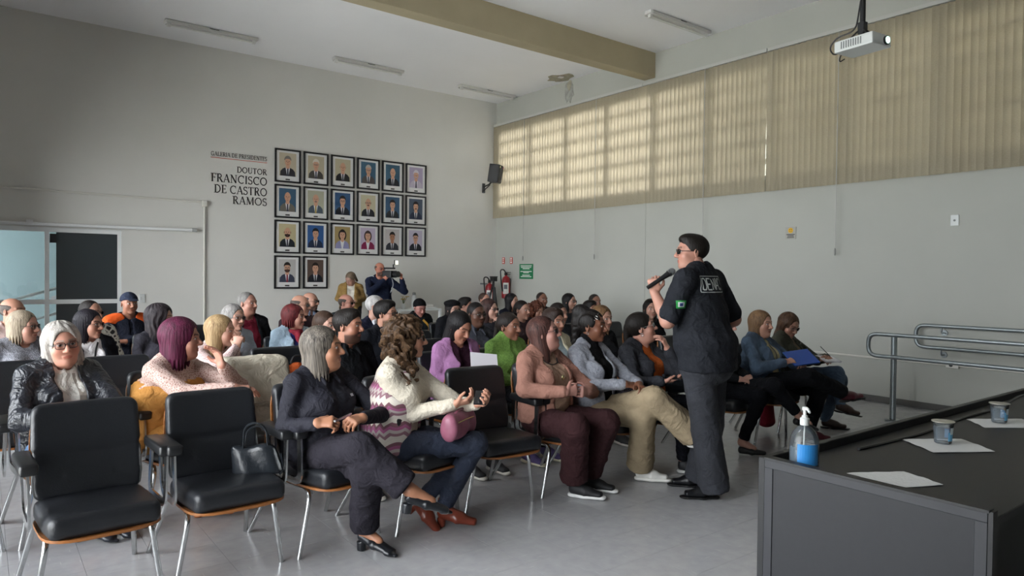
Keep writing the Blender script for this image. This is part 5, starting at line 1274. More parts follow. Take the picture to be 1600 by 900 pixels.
# row 3 -----------------------------------------------------------------
person('blonde', 1.45, 5.52, 1.166, 54, 'seated person in pale pink eyelet blouse resting the chin on a fist', 'the person in the eyelet blouse', 'f', 'c99a86', by=25, build=.3, res='hi', lean=-.10, hair=('long', .20, .004), hairc='7d6244', hairhi='b89d74', brow='7d5f3c', top_g=dict(mat=m_lace2),
       arms=dict(elR=(1.36, 5.28, .80), wrR=(1.52, 5.36, .94), hdR=(.25, .2, .9), pnR=(.5, .7, .1), curlR=.95))
person('tied', 2.30, 5.57, 1.179, 26, 'seated person in dark top half hidden left of the plain black collared shirt', 'the half hidden person in the third row', 'f', 'c79b88', by=10, build=.2, res='mid', lean=-.05, hair=('tied', .2, .002), hairc='3a2a20', top_g=dict(col='2b2c30'), arms='chin')
person('glassbeard', 2.90, 5.65, 1.259, 36, 'seated person in black collared shirt and glasses in front of the navy jacket', 'the person in black collared shirt and glasses', 'm', 'b8866f', by=10, build=.3, res='hi', hair=('short', .2, 0.), hairc='120f0e', beard='1d1613', beard_a=.75, gl=dict(rim='15151a'), top_g=dict(col='191b21', collar=True))
person('uniform', 3.89, 5.65, 1.227, 0, 'seated person in grey uniform shirt with badge and round glasses', 'the person in uniform', 'fh', '5f4032', by=0, build=.45, res='mid', hair=('tied', .2, 0.), hairc='120f0f', gl=dict(rim='1a1717', round_=1), top_g=dict(col='3f4149', collar=True))
person('w873', 4.97, 5.65, 1.205, 8, 'seated person in charcoal top between the cream jacket and grey blazer', 'the person in charcoal', 'f', 'a87b68', by=0, build=.25, res='mid', hair=('tied', .2, .002), hairc='1b1513', top_g=dict(col='26282d'))
person('w1017', 6.45, 5.65, 1.229, -30, 'seated person in black near the right wall, just left of the speaker', 'the person in black left of the speaker', 'f', 'b08573', by=-10, build=.3, res='mid', hair=('long', .22, 0.), hairc='14110f', top_g=dict(col='131417'))
# row 4 -----------------------------------------------------------------
person('greyknit', .27, 6.63, 1.173, 55, 'seated person in mottled grey knit and glasses near the left edge', 'the person in grey knit', 'fh', 'c99683', by=18, build=.6, res='hi', hair=('bob', .10, .004), hairc='7d6f60', hairhi='b5a690', gl=dict(rim='2a2226'), top_g=dict(mat=m_knit, vneck=.05))
person('blazerwhite', .71, 6.63, 1.174, 48, 'seated person in black blazer over white tee with a thin bag strap', 'the person in black blazer and white tee', 'f', 'bd8a75', by=15, build=.2, res='hi', hair=('long', .17, .004), hairc='16131a', gl=dict(rim='241f22'), top_g=dict(kind='jacket', name='blazer', col='1f2128', inner='e2e0e2', open=(.075, .075)))
person('longdark', 1.24, 6.63, 1.207, 58, 'seated person in dark grey top behind the mustard dress', 'the person in the dark grey top', 'f', 'c0917d', by=25, build=.2, res='hi', hair=('wavy', .28, .012), hairc='17131a', hairhi='3d3638', top_g=dict(col='34333a'))
person('greychin', 1.83, 6.54, 1.201, 24, 'seated person in pale blue-grey shirt and glasses with a fist at the chin', 'the person in the pale blue-grey shirt', 'f', 'c29480', by=10, build=.2, res='hi', lean=-.06, hair=('bob', .13, .004), hairc='6d6a69', hairhi='a8a4a0', gl=dict(rim='3a3438'), top_g=dict(col='a9b2bd', collar='dfe2e6'), arms='chin')
person('redhair', 2.42, 6.63, 1.187, 48, 'seated person in light denim jacket with red scarf', 'the person with the red scarf', 'f', 'c48f7c', by=12, build=.4, res='hi', hair=('bob', .06, .006), hairc='3d1518', hairhi='6f2a2c', top_g=dict(kind='jacket', mat=m_ldenim, inner='33387a', open=(.08, .07)))
person('greyman', 3.29, 6.63, 1.273, 50, 'seated person in navy jacket with pale collar below the cameraman', 'the person in the navy jacket', 'm', 'b98b78', by=12, build=.4, res='mid', hair=('crop', .2, .0), hairc='8d8b8a', hairhi='bdbab6', top_g=dict(col='1d2030', collar='c9cad0'))
person('cheek', 4.75, 6.63, 1.215, 20, 'seated person in glasses resting a cheek on one hand, right of the uniform', 'the person with cheek on hand', 'f', 'c59a88', by=0, build=.2, res='mid', hair=('long', .18, .004), hairc='221716', hairhi='4d3430', gl=dict(rim='2b2426'), top_g=dict(col='2a2a30'), arms='chinL')
person('w813', 5.24, 6.63, 1.194, 12, 'seated person in maroon-grey top looking over the green tweed jacket', 'the person in maroon-grey', 'f', 'b98a76', by=0, build=.2, res='mid', hair=('tied', .2, .0), hairc='1a1413', top_g=dict(col='3a2c2f'))
person('m922', 6.38, 6.63, 1.179, 4, 'seated person in black, low behind the grey blazer, fourth row', 'the person in black behind the grey blazer', 'm', '9c705d', by=0, build=.3, res='lo', hair=('short', .2, 0.), hairc='15110f', top_g=dict(col='1a1b1f'))
# row 5 -----------------------------------------------------------------
person('pinkshirt', .23, 7.61, 1.247, 50, 'seated person in pale pink collared shirt at the far left', 'the person in the pink shirt', 'mh', 'b5836c', by=20, build=.5, res='mid', hair=('fringe', .2, 0.), hairc='4d4540', top_g=dict(col='d6bdb8', collar=True))
person('mono', .83, 7.61, 1.216, 42, 'seated person in black and white patterned shirt and glasses', 'the person in the patterned shirt', 'm', 'a97b66', by=15, build=.35, res='mid', hair=('recede', .2, 0.), hairc='1a1513', gl=dict(rim='201c1c'), beard='3a2d27', beard_a=.3, top_g=dict(mat=m_mono))
person('redsweater', 2.27, 7.61, 1.286, 34, 'seated person in crimson sweater under a black vest', 'the person in the crimson sweater', 'mh', 'b98673', by=12, build=.6, res='mid', hair=('recede', .2, 0.), hairc='5d5a58', hairhi='8d8a86', top_g=dict(kind='jacket', name='vest', col='1b1c20', inner='6b1c2c', open=(.09, .08), collar=None))
person('baldglass', 2.85, 7.61, 1.254, 46, 'seated person in dark plum top and glasses right behind the red scarf', 'the person in the dark plum top', 'm', 'bb8a74', by=12, build=.4, res='mid', hair=('fringe', .2, -.002), hairc='4a413c', gl=dict(rim='1f1b1c'), top_g=dict(col='3a2c30'))
person('beret', 4.87, 7.61, 1.163, 6, 'seated person in round black hat and glasses with a red strap', 'the person in the round black hat', 'f', 'b58a78', by=0, build=.35, res='mid', hat=('beret', '141416'), hair=('bob', .07, .0), hairc='1a1514', gl=dict(rim='2b2626'), top_g=dict(col='15161a', fit=.02))
person('curl', 6.20, 7.52, 1.131, 8, 'seated person in dark brown top looking down, in front of the right wall', 'the person looking down near the right wall', 'f', 'b98c78', by=0, build=.25, res='mid', lean=-.06, pitch=20, closed=1, hair=('curly', .11, .006), hairc='3a2019', hairhi='6a3c2a', top_g=dict(col='2a2426'))
person('w890', 6.90, 7.61, 1.241, 16, 'seated person in charcoal top and glasses sitting tall before the right wall', 'the person sitting tall before the right wall', 'f', 'bd917d', by=0, build=.2, res='mid', hair=('long', .24, 0.), hairc='120f10', gl=dict(rim='1e1a1c'), top_g=dict(col='23252a'))
person('m925', 7.42, 7.61, 1.228, -8, 'seated person in dark top farthest right in the back rows', 'the person farthest right at the back', 'm', '9a705e', by=0, build=.3, res='lo', hair=('crop', .2, 0.), hairc='2b2624', top_g=dict(col='26282e'))
# row 6 and 7 -----------------------------------------------------------
person('cap', 1.30, 8.60, 1.259, 10, 'seated person in navy cap and orange-shouldered jacket with folded arms', 'the person in the navy cap', 'm', '9c6c56', by=6, build=.45, res='mid', hat=('cap', '2a3040'), hair=('crop', .2, -.003), hairc='15110f', top_g=dict(kind='jacket', col='1a1d28', inner='1a1d28', open=(.01, .01)), arms='cross')
person('baldbeard', 3.35, 8.60, 1.254, 38, 'seated person in dark shirt with blue collar and glasses by the back wall', 'the person in the blue-collared dark shirt', 'm', 'b98974', by=10, build=.35, res='lo', hair=('fringe', .2, -.003), hairc='332b27', beard='3a2d28', gl=dict(rim='1e1a1a'), top_g=dict(col='1a1c24', collar='8d98b0'))
person('shades', 3.84, 8.60, 1.226, 38, 'seated person in dark glasses and grey-green top before the camel coat', 'the person in dark glasses', 'm', 'bd8674', by=10, build=.4, res='mid', hair=('fringe', .2, -.001), hairc='3d3530', gl=dict(rim='1b1616', shade=1), top_g=dict(col='3a4144'))
person('beanie', 4.88, 8.49, 1.150, 0, 'seated person in black knit cap and dark coat with a yellow lanyard, looking down', 'the person in the black knit cap', 'f', 'b67f74', by=0, build=.4, res='mid', lean=-.08, pitch=20, closed=1, hat=('beanie', '101113'), hair=('crop', .2, 0.), hairc='131010', top_g=dict(col='1c2022', fit=.024, collar=True))
person('m727', 5.72, 8.60, 1.164, 40, 'seated person in dark top in profile, right of the round black hat', 'the person in profile right of the round hat', 'm', 'b07f6c', by=8, build=.3, res='lo', hair=('short', .2, 0.), hairc='14100f', top_g=dict(col='22242a'))
person('w800', 6.59, 8.60, 1.215, 20, 'seated person in dark navy top just below the fire extinguishers', 'the person below the fire extinguishers', 'f', 'bd917e', by=0, build=.2, res='lo', hair=('long', .24, .002), hairc='110f12', top_g=dict(col='1a1c26'))
person('m847', 7.20, 8.60, 1.232, -4, 'seated person in dark brown top against the right wall, below the green notice', 'the person below the green notice', 'm', '8a5f4d', by=0, build=.35, res='lo', hair=('recede', .2, -.002), hairc='2a2421', top_g=dict(col='2d2a2c'))
person('m757', 6.77, 9.60, 1.197, 12, 'seated person in dark top left of the tripod, last row', 'the person left of the tripod', 'm', 'bb8875', by=0, build=.3, res='lo', hair=('recede', .2, 0.), hairc='3a2a22', top_g=dict(col='2a2c32'))
# ------------------------------------------------------------------ standing people
person('speaker', 3.87, 3.03, 1.79, 232, 'standing person in black short-sleeved shirt speaking into a microphone', 'the speaker', 'mh', 'c08d7a', by=190, build=.95, res='hi', stand=True, lean=-.11, sw=.205, lift=.055,
       hair=('short', .2, -.003), hairc='17130f', gl=dict(rim='15151a', th=.0022), top_g=dict(col='24262b', rough=.8, sleeve=.45, fit=.02, name='shirt', hem=.47), bot=mat('black_jeans', '282a30', .85, fold=.4, bump=.25, bscale=120, var=.25, vscale=7), flare=.06, hem_up=-.035, bump=.7, shoes=('oxford', '121316'),
       arms=dict(elL=(3.575, 2.985, 1.215), wrL=(3.575, 3.10, 1.395), hdL=(.02, .12, .99), pnL=(.75, .55, .1), curlL=[.8, .85, .9, .95], elR=(4.215, 2.93, 1.21), wrR=(4.16, 3.14, 1.08), hdR=(-.3, .8, -.2), pnR=(-.8, 0, -.2)),
       legs=dict(knL=(3.88, 2.90, .49), anL=(3.95, 2.88, .10), ftL=(-.80, .60, 0), knR=(4.06, 3.00, .49), anR=(4.09, 3.10, .10), ftR=(-.72, .70, 0)))
person('coat', 5.19, 11.45, 1.52, -62, 'standing person in camel coat looking down beside the back wall', 'the person in the camel coat', 'f', 'b58a78', by=-25, build=.3, res='mid', stand=True, pitch=30, lean=-.05, closed=1, hair=('tied', .2, .004), hairc='57483c', hairhi='8a7864',
       top_g=dict(kind='jacket', name='coat', col='8f7345', inner='d2cdc0', open=(.05, .06), hem=.30), bot='2b2b2e')
person('cameraman', 5.55, 11.05, 1.70, 4, 'standing person in navy jacket aiming a video camera', 'the person with the video camera', 'm', 'c0806a', by=-22, build=.5, res='mid', stand=True, lean=-.02, hair=('fringe', .2, -.003), hairc='4a4039', beard='3a302a', gl=dict(rim='a03030'),
       top_g=dict(col='20263a', fit=.025), bot='23242a',
       arms=dict(elR=(5.27, 10.86, 1.19), wrR=(5.50, 10.78, 1.40), hdR=(.45, -.2, .7), pnR=(.5, .2, .1), elL=(5.93, 10.85, 1.20), wrL=(5.80, 10.72, 1.42), hdL=(-.2, -.25, .9), pnL=(-.8, 0, .1)))
for k_ in ('speaker', 'coat', 'cameraman'): bpy.data.objects[PEOPLE[k_]['e'].name].pop('group', None)

# things worn or printed on clothes ------------------------------------------------
def project(P, pts, direction, off=.003, faces=None):
    """lay local points onto the garment along a direction"""
    o = P['top']; me = o.data; bv = BVHTree.FromPolygons([v.co for v in me.vertices], [tuple(p.vertices) for p in me.polygons])
    d = Vector(direction).normalized(); out = []
    for p in pts:
        h = bv.ray_cast(Vector(p)-d*.6, d)
        out.append((h[0]-d*off) if h[0] is not None else Vector(p))
    return out
sp = PEOPLE['speaker']
# DENAC in outlined capitals on the back
def back_print():
    segs = {'D': [[(0, 0), (0, 1), (.55, 1), (.8, .75), (.8, .25), (.55, 0), (0, 0)]], 'E': [[(.8, 0), (0, 0), (0, 1), (.8, 1)], [(0, .5), (.6, .5)]],
            'N': [[(0, 0), (0, 1), (.8, 0), (.8, 1)]], 'A': [[(0, 0), (.2, 1), (.6, 1), (.8, 0)], [(.1, .38), (.7, .38)]], 'C': [[(.8, .82), (.6, 1), (.2, 1), (0, .8), (0, .2), (.2, 0), (.6, 0), (.8, .18)]]}
    Wd, Hh = .24, .105; x0, z0 = -.15, 1.405
    strokes = []
    for i, ch in enumerate('DENAC'):
        for s in segs[ch]: strokes.append(([(x0+.014+(i*1.0+.04+u*.95)*(Wd-.028)/5.0, z0+.016+v*(Hh-.032)) for u, v in s], .0085))
    strokes.append(([(x0, z0), (x0+Wd, z0), (x0+Wd, z0+Hh), (x0, z0+Hh), (x0, z0)], .005))
    b = MB()
    for pts, w in strokes:
        P = []
        for i in range(len(pts)-1):
            a, c = pts[i], pts[i+1]; n = max(2, int(math.hypot(c[0]-a[0], c[1]-a[1])/.012))
            P += [(a[0]+(c[0]-a[0])*k/n, a[1]+(c[1]-a[1])*k/n) for k in range(n)]
        P.append(pts[-1])
        # mirrored: seen from behind, the wearer's left is on the left
        Q = [(-x, .5, z) for x, z in P]
        L, R2 = [], []
        for i in range(len(Q)):
            a, c = Q[max(0, i-1)], Q[min(len(Q)-1, i+1)]; t = Vector((c[0]-a[0], 0, c[2]-a[2])); t = t.normalized() if t.length > 1e-9 else Vector((1, 0, 0)); nn = Vector((-t.z, 0, t.x))*w/2
            L.append(Vector(Q[i])+nn); R2.append(Vector(Q[i])-nn)
        V = project(sp, L+R2, (0, -1, 0), .004); n = len(L)
        b.add(V, [(i, i+1, n+i+1, n+i) for i in range(n-1)])
    return b.build('back_print', mat('print_silver', 'c4c8c6', .6), sp['e'])
tag(back_print(), 'pale outlined letters on the back')
def patch(P, c, uax, vax, w, h, d, m, name, off=.004, n=5):
    c, u, v = Vector(c), Vector(uax).normalized(), Vector(vax).normalized(); pts = [c+u*w*(i/(n-1)-.5)+v*h*(j/(n-1)-.5) for i in range(n) for j in range(n)]
    V = project(P, pts, d, off); b = MB(); b.add(V, [(i*n+j, (i+1)*n+j, (i+1)*n+j+1, i*n+j+1) for i in range(n-1) for j in range(n-1)])
    return b.build(name, m, P['e'])
# flag on the near sleeve (built in the wearer's own axes)
Rb = sp['Rb']; toL = lambda p: Rb.T @ (np.array(p, float)-np.array([*sp['root'], 0])); dirL = lambda d: Rb.T @ np.array(d, float)
fc = toL((3.62, 2.93, 1.325)); fd = dirL((.55, .80, .0)); fu = np.cross(fd, (0, 0, 1)); 
fl1 = patch(sp, fc, fu, (0, 0, 1), .072, .052, fd, mat('flag_green', '2f9a4a', .6), 'sleeve_flag', .004)
patch(sp, fc, fu, (0, 0, 1), .046, .032, fd, mat('flag_white', 'd7dedb', .6), 'flag_diamond', .006)
patch(sp, fc, fu, (0, 0, 1), .024, .020, fd, mat('flag_navy', '2d3f78', .6), 'flag_disc', .008)
for n_ in ('flag_diamond', 'flag_disc'): bpy.data.objects[n_].parent = fl1

def worldp(P, p): return P['Rb'] @ np.array(p)+np.array([*P['root'], 0])
# microphone in the speaker's hand
a = Vector((3.545, 3.105, 1.445)); b_ = Vector((3.70, 3.03, 1.555)); dd = (b_-a).normalized()
e = empty('microphone', a, 0, 'black handheld microphone with silver grille held by the speaker', 'microphone')
MB().tube([dd*-.03, dd*.10, dd*.145], [.013, .016, .020], 14).build('handle', m_blk, e, smooth=True)
MB().tube([dd*.145, dd*.158], [.0235, .0235], 14).build('ring', m_chrome, e, smooth=True)
MB().tube([dd*(.158+.0*i)+dd*t for i, t in enumerate((0, .012, .024, .034, .040))], [.023, .025, .023, .016, .006], 14).build('grille', mat('mic_grille', '6f7274', .4, metal=.6, bump=1., bscale=500), e, smooth=True)
# video camera with its light
e = empty('video_camera', (5.60, 10.78, 1.50), rad(20), 'black video camera with square lit panel held up by the back wall', 'camera')
MB().cb((0, 0, 0), (.16, .20, .12)).cb((.02, .02, .10), (.06, .22, .03)).build('body', m_blk, e, bevel=.01)
MB().tube([(0, -.1, 0), (0, -.2, 0)], [.045, .052], 16).build('lens_barrel', m_blk, e, smooth=True)
l = MB().cb((.10, -.06, .20), (.085, .02, .085)).cb((.06, -.03, .13), (.015, .015, .08)).build('light_housing', m_blk, e); MB().cb((.10, -.072, .20), (.07, .004, .07)).build('light_panel', mat('panel_light', 'efeede', .5, emit=.5), l)
MB().tube(rpath([(.05, 0, -.06), (.06, -.04, -.18), (.03, 0, -.32)], .05), .008, 6).build('strap', mat('strap_grey', '8d9096', .7), e)

# garments and accessories that belong to single people -------------------------------
P = PEOPLE['P2']
F = Field((-.32, -.32, .44), (.32, .30, 1.02), .0115); zs = P['zs']; sy = P['sh_y']
B_ = .35; g_ = .034; sw_ = P['sw']
F.ecap((0, .02, zs(.50)), (0, .02, zs(.62)), (.165+.05*B_+g_, .115+.05*B_+g_), (.150+.07*B_+g_, .108+.06*B_+g_), k=.04)
F.ecap((0, .015, zs(.62)), (0, .02-.03, zs(.76)), (.142+.075*B_+g_, .102+.075*B_+g_), (.15+.05*B_+g_, .104+.045*B_+g_), k=.04)
F.ecap((0, -.02, zs(.76)), (0, sy, zs(.90)), (.150+.02*B_+g_, .104+.03*B_+g_), (sw_-.045+g_, .09+g_), k=.04)
X, Y, Z = np.meshgrid(*F.ax, indexing='ij', sparse=True); F.F = np.maximum(F.F, -np.maximum(np.abs(X)-.075, Y+.03).astype(np.float32))
F.plane((0, 0, 1), zs(.925), k=.02); F.plane((0, 0, -1), -zs(.47)); F.cone((0, sy, zs(.9)), (0, sy, zs(1.1)), .07, .1, k=.01, op='cut')
for n_ in 'RL': F.cone(P['J']['sh'+n_], P['J']['sh'+n_]*.55+P['J']['el'+n_]*.45, .074, .062, k=.008, op='cut')
V, Q = F.mesh(); inst('chevron_vest', np_mesh('chevron_vest', V, Q, chevron_mat()), P['e'])
# mustard dress body over the lace top
P = PEOPLE['purple']; zs = P['zs']; B_ = .65; g_ = .024; ln = -.17
F = Field((-.36, -.42, .42), (.36, .32, .98), .0115)
F.ecap((0, .02, zs(.50)), (0, .02, zs(.62)), (.165+.05*B_+g_+.02, .115+.05*B_+g_+.02), (.150+.07*B_+g_+.01, .108+.06*B_+g_+.01), k=.04)
F.ecap((0, .015-.03*B_, zs(.62)), (0, .02+ln*.4-.02*B_, zs(.76)), (.142+.075*B_+g_, .102+.075*B_+g_), (.15+.05*B_+g_, .104+.045*B_+g_), k=.04)
F.ecap((0, .02+ln*.4, zs(.76)), (0, P['sh_y'], zs(.87)), (.152+.045*B_+g_, .104+.03*B_+g_), (.15+g_, .09+g_), k=.04)
for s_ in (-1, 1): F.ell((s_*.070, -.060-.03*B_+ln*.6, zs(.785)), (.058+.02*B_+g_, .052+.02*B_+g_, .060+.02*B_+g_), k=.05)
F.plane((0, 0, 1), zs(.845)); F.plane((0, 0, -1), -zs(.46)); F.warp(lambda X, Y, Z: .006-.012*(1-np.abs(np.sin(24*Z+6*np.sin(7*X)+5*Y)))**2)
V, Q = F.mesh(); inst('dress', np_mesh('dress', V, Q, cloth('b98445', .7)), P['e'])
# red scarf
P = PEOPLE['redhair']; zs = P['zs']; sy = P['sh_y']; ms = mat('red_scarf', '8f1b30', .8, var=.35, vscale=40)
F = Field((-.14, -.22, zs(.66)), (.14, .14, zs(1.03)), .009)
for k in range(14):
    a0, a1 = 2*math.pi*k/14, 2*math.pi*(k+1)/14; f = lambda a: (.072*math.sin(a), sy-.008-.075*math.cos(a), zs(.955)-.02*math.cos(a)); F.cone(f(a0), f(a1), .023, k=.01)
F.cone((0, sy-.10, zs(.92)), (.02, -.12, zs(.70)), .028, .024, k=.02); F.cone((0, sy-.10, zs(.92)), (-.02, -.125, zs(.74)), .024, .022, k=.02)
V, Q = F.mesh(); inst('scarf', np_mesh('scarf', V, Q, ms), P['e'])
# orange yoke of the jacket
P = PEOPLE['cap']; zs = P['zs']; sy = P['sh_y']; F = Field((-.3, -.2, zs(.80)), (.3, .22, zs(1.0)), .011)
for s in (-1, 1):
    F.cone((s*(P['sw']-.01), sy+.005, zs(.905)), (s*.06, sy, zs(.950)), .088, .078, k=.03)
F.cone((0, sy-.01, zs(.9)), (0, sy-.02, zs(1.1)), .068, .1, k=.01, op='cut'); F.plane((0, 0, -1), -zs(.875))
V, Q = F.mesh(); inst('orange_yoke', np_mesh('orange_yoke', V, Q, cloth('c4511f', .8)), P['e'])
# topknot wrap and white braid beads, earrings, straps, pendants
P = PEOPLE['P4']; b = MB()
for r_ in range(4):
    for k in range(9):
        a = -1.1+2.2*k/8; b.tube([(.079*math.sin(a)*1.0, -.05+.022*r_-.012*abs(a), .098-.006*r_-.035*a*a), (.081*math.sin(a+.12), -.045+.022*r_, .100-.006*r_-.035*(a+.1)**2)], .0026, 4)
o = b.build('hair_beads', mat('bead_white', 'c9c9c4', .4), P['e']); o.matrix_local = P['M4']
for key in ('P4', 'P5', 'blazerwhite', 'leather'):
    P = PEOPLE[key]; b = MB()
    for s in (-1, 1): b.tube([(s*.081+.008*math.cos(t)*0, .008+.008*math.cos(t), -.048+.010*math.sin(t)) for t in np.linspace(0, 6.2, 10)], .0025, 5)
    o = b.build('earrings', m_chrome, P['e']); o.matrix_local = P['M4']
P = PEOPLE['P3']; zs = P['zs']; sy = P['sh_y']
bb = MB()
pts = []
for k in range(15):
    a = -1.25+2.5*k/14; pts.append((.085*math.sin(a), .3, zs(.915)-.055*math.cos(a)+.02))
V = project(dict(top=[c for c in P['e'].children if c.name.startswith('shirt')][0]), [(x, -.3, z) for x, _, z in pts], (0, 1, 0), .006); bb.tube(V, .004, 5); bb.build('necklace', m_blk, P['e'])
V = project(dict(top=[c for c in P['e'].children if c.name.startswith('shirt')][0]), [(0, -.3, zs(.80))], (0, 1, 0), .008)
F = Field(np.array(V[0])-.04, np.array(V[0])+.04, .004); F.ell(V[0], (.016, .007, .020), k=0); v_, q_ = F.mesh(); inst('pendant', np_mesh('pendant', v_, q_, mat('gold', 'c9b98a', .25, metal=.9)), P['e'])
def strap(key, p0, p1, w, m, name, garment=None, n=12):
    """a band laid over the chest, local x/z end points"""
    P = PEOPLE[key]; src = dict(top=P['top'] if garment is None else [c for c in P['e'].children if c.name.startswith(garment)][0])
    L, R2 = [], []
    t = Vector((p1[0]-p0[0], 0, p1[1]-p0[1])).normalized(); nn = Vector((-t.z, 0, t.x))*w/2
    for i in range(n):
        f = i/(n-1); c = Vector((p0[0]+(p1[0]-p0[0])*f, -.3, p0[1]+(p1[1]-p0[1])*f)); L.append(c+nn); R2.append(c-nn)
    V = project(src, L+R2, (0, 1, 0), .005); b = MB(); b.add(V, [(i, i+1, n+i+1, n+i) for i in range(n-1)]); return b.build(name, m, P['e'])
strap('blazerwhite', (.05, PEOPLE['blazerwhite']['zs'](.93)), (-.07, PEOPLE['blazerwhite']['zs'](.66)), .014, m_blk, 'bag_strap', 'shirt')
strap('beanie', (.02, PEOPLE['beanie']['zs'](.90)), (.12, PEOPLE['beanie']['zs'](.74)), .035, mat('yellow_cord', 'b98a2c', .7), 'lanyard')
strap('beret', (.05, PEOPLE['beret']['zs'](.92)), (-.09, PEOPLE['beret']['zs'](.74)), .026, mat('red_strap', '8d2030', .7), 'red_strap')
strap('P7', (.04, PEOPLE['P7']['zs'](.93)), (.0, PEOPLE['P7']['zs'](.74)), .014, m_blk, 'lanyard', 'shirt')
strap('leather', (.05, PEOPLE['leather']['zs'](.92)), (.05, PEOPLE['leather']['zs'](.60)), .05, mat('grey_scarf', 'a39a90', .9), 'scarf', 'shirt')
strap('uniform', (-.085, PEOPLE['uniform']['zs'](.80)), (-.055, PEOPLE['uniform']['zs'](.80)), .028, mat('badge_red', 'a05048', .6), 'badge')
strap('P1', (.075, PEOPLE['P1']['zs'](.83)), (.10, PEOPLE['P1']['zs'](.83)), .014, mat('logo_pale', 'b9b9c0', .6), 'chest_logo')
patchm = mat('shirt_print', 'b4c4cc', .7)
strap('P5', (.035, PEOPLE['P5']['zs'](.70)), (.105, PEOPLE['P5']['zs'](.70)), .085, patchm, 'shirt_print', 'shirt', n=8); strap('P5', (.05, PEOPLE['P5']['zs'](.70)), (.09, PEOPLE['P5']['zs'](.70)), .05, mat('print_blue', '3f6f9c', .7), 'print_emblem', 'shirt', n=8)
o = [c for c in PEOPLE['P5']['e'].children if c.name.startswith('print_emblem')][0]; o.location.y -= .003
strap('whitejk', (.0, PEOPLE['whitejk']['zs'](.78)), (.05, PEOPLE['whitejk']['zs'](.75)), .012, m_blk, 'hanging_glasses', 'shirt', n=4)
# brown pullover strap of the shoulder bag
strap('P2', (-.07, PEOPLE['P2']['zs'](.92)), (.11, PEOPLE['P2']['zs'](.58)), .022, mat('strap_brown', '4a332c', .6), 'bag_strap', 'chevron_vest')
# epaulette stripes of the cameraman
P = PEOPLE['cameraman']; b = MB()
for s in (-1, 1):
    V = project(P, [(s*(.10+.02*i), P['sh_y']-.05+.02*i, P['zs'](1.1)) for i in range(5)], (0, 0, -1), .004); b.tube(V, .006, 5)
b.build('shoulder_piping', mat('piping_white', 'c5c9cf', .7), P['e'])

# ------------------------------------------------------------------ chairs
GRP = 'black padded chairs in rows'
chair(.415, 3.70, 'empty black padded armchair at the left end of the front row', 3)
chair(.98, 3.70, 'empty black padded armchair with a handbag on it in the front row', 2)
chair(2.67, 3.72, 'empty black padded armchair between the chevron vest and the pink cardigan', -4)
seat_x = dict(P1=1.55, P2=2.10, P3=3.25, P4=3.79, P5=4.33, P6=5.15, P7=5.75, P8=6.42, leather=.40, purple=.98, beard=2.14, lilac=3.02, green=3.57, whitejk=4.12, w941=4.68,
              blonde=1.44, tied=2.34, glassbeard=2.91, uniform=3.9, w873=4.97, w1017=6.45, greyknit=.18, blazerwhite=.73, longdark=1.28, greychin=1.86, redhair=2.42, greyman=3.3, cheek=4.72, w813=5.28, m922=6.38,
              pinkshirt=.23, mono=.83, redsweater=2.27, baldglass=2.85, beret=4.87, curl=6.2, w890=6.88, m925=7.46, cap=1.3, baldbeard=3.30, shades=3.88, beanie=4.88, m727=5.72, w800=6.59, m847=7.2, m757=6.77)
rowy = {}
for y_, ks in ((3.70, 'P1 P2 P3 P4 P5 P6 P7'), (3.88, 'P8'), (4.67, 'leather purple beard lilac green whitejk w941'), (5.65, 'blonde tied glassbeard uniform w873 w1017'), (6.63, 'greyknit blazerwhite longdark greychin redhair greyman cheek w813 m922'),
               (7.61, 'pinkshirt mono redsweater baldglass beret curl w890 m925'), (8.6, 'cap baldbeard shades beanie m727 w800 m847'), (9.6, 'm757')):
    for k in ks.split(): rowy[k] = y_
for k, x_ in seat_x.items():
    arms_ = k in ('P1', 'P2', 'P3', 'leather', 'purple')
    rz_ = {'P1': 10, 'P2': 14, 'P3': 4, 'leather': 8, 'purple': 12}.get(k, 0)
    chair(x_, rowy[k]+.03, 'black padded chair occupied by %s' % PEOPLE[k]['short'], rz_, arms_)
chair(1.53, 4.70, 'black padded chair with an off-white coat over its back', 0, False)
chair(-.16, 4.70, 'empty black padded armchair at the left edge of the picture, second row', 0, True)
chair(.19, 5.66, 'empty chair behind the leather jacket, before the grey knit', 0, False)
chair(.80, 5.66, 'empty chair in the third row between the leather jacket and mustard dress', 0, False)
chair(1.99, 5.66, 'empty chair directly before the person with the red scarf', 0, False)
chair(3.45, 5.66, 'empty chair behind the person in the lilac blazer', 0, False)
chair(3.85, 6.64, 'empty chair below the person in the black knit cap', 0, False)
chair(4.30, 7.62, 'empty chair left of the person in the round black hat', 0, False)
chair(5.60, 5.66, 'empty third-row chair behind the orange shirt', 0, False); chair(6.95, 6.64, 'empty chair against the right wall behind the orange shirt', 0, False); chair(5.95, 4.70, 'empty chair between the orange shirt and the speaker', 0, False)
chair(1.43, 7.62, 'empty chair right of the person in the patterned shirt', 0, False); chair(2.0, 8.6, 'empty chair against the back wall near the vertical pipe', 0, False)
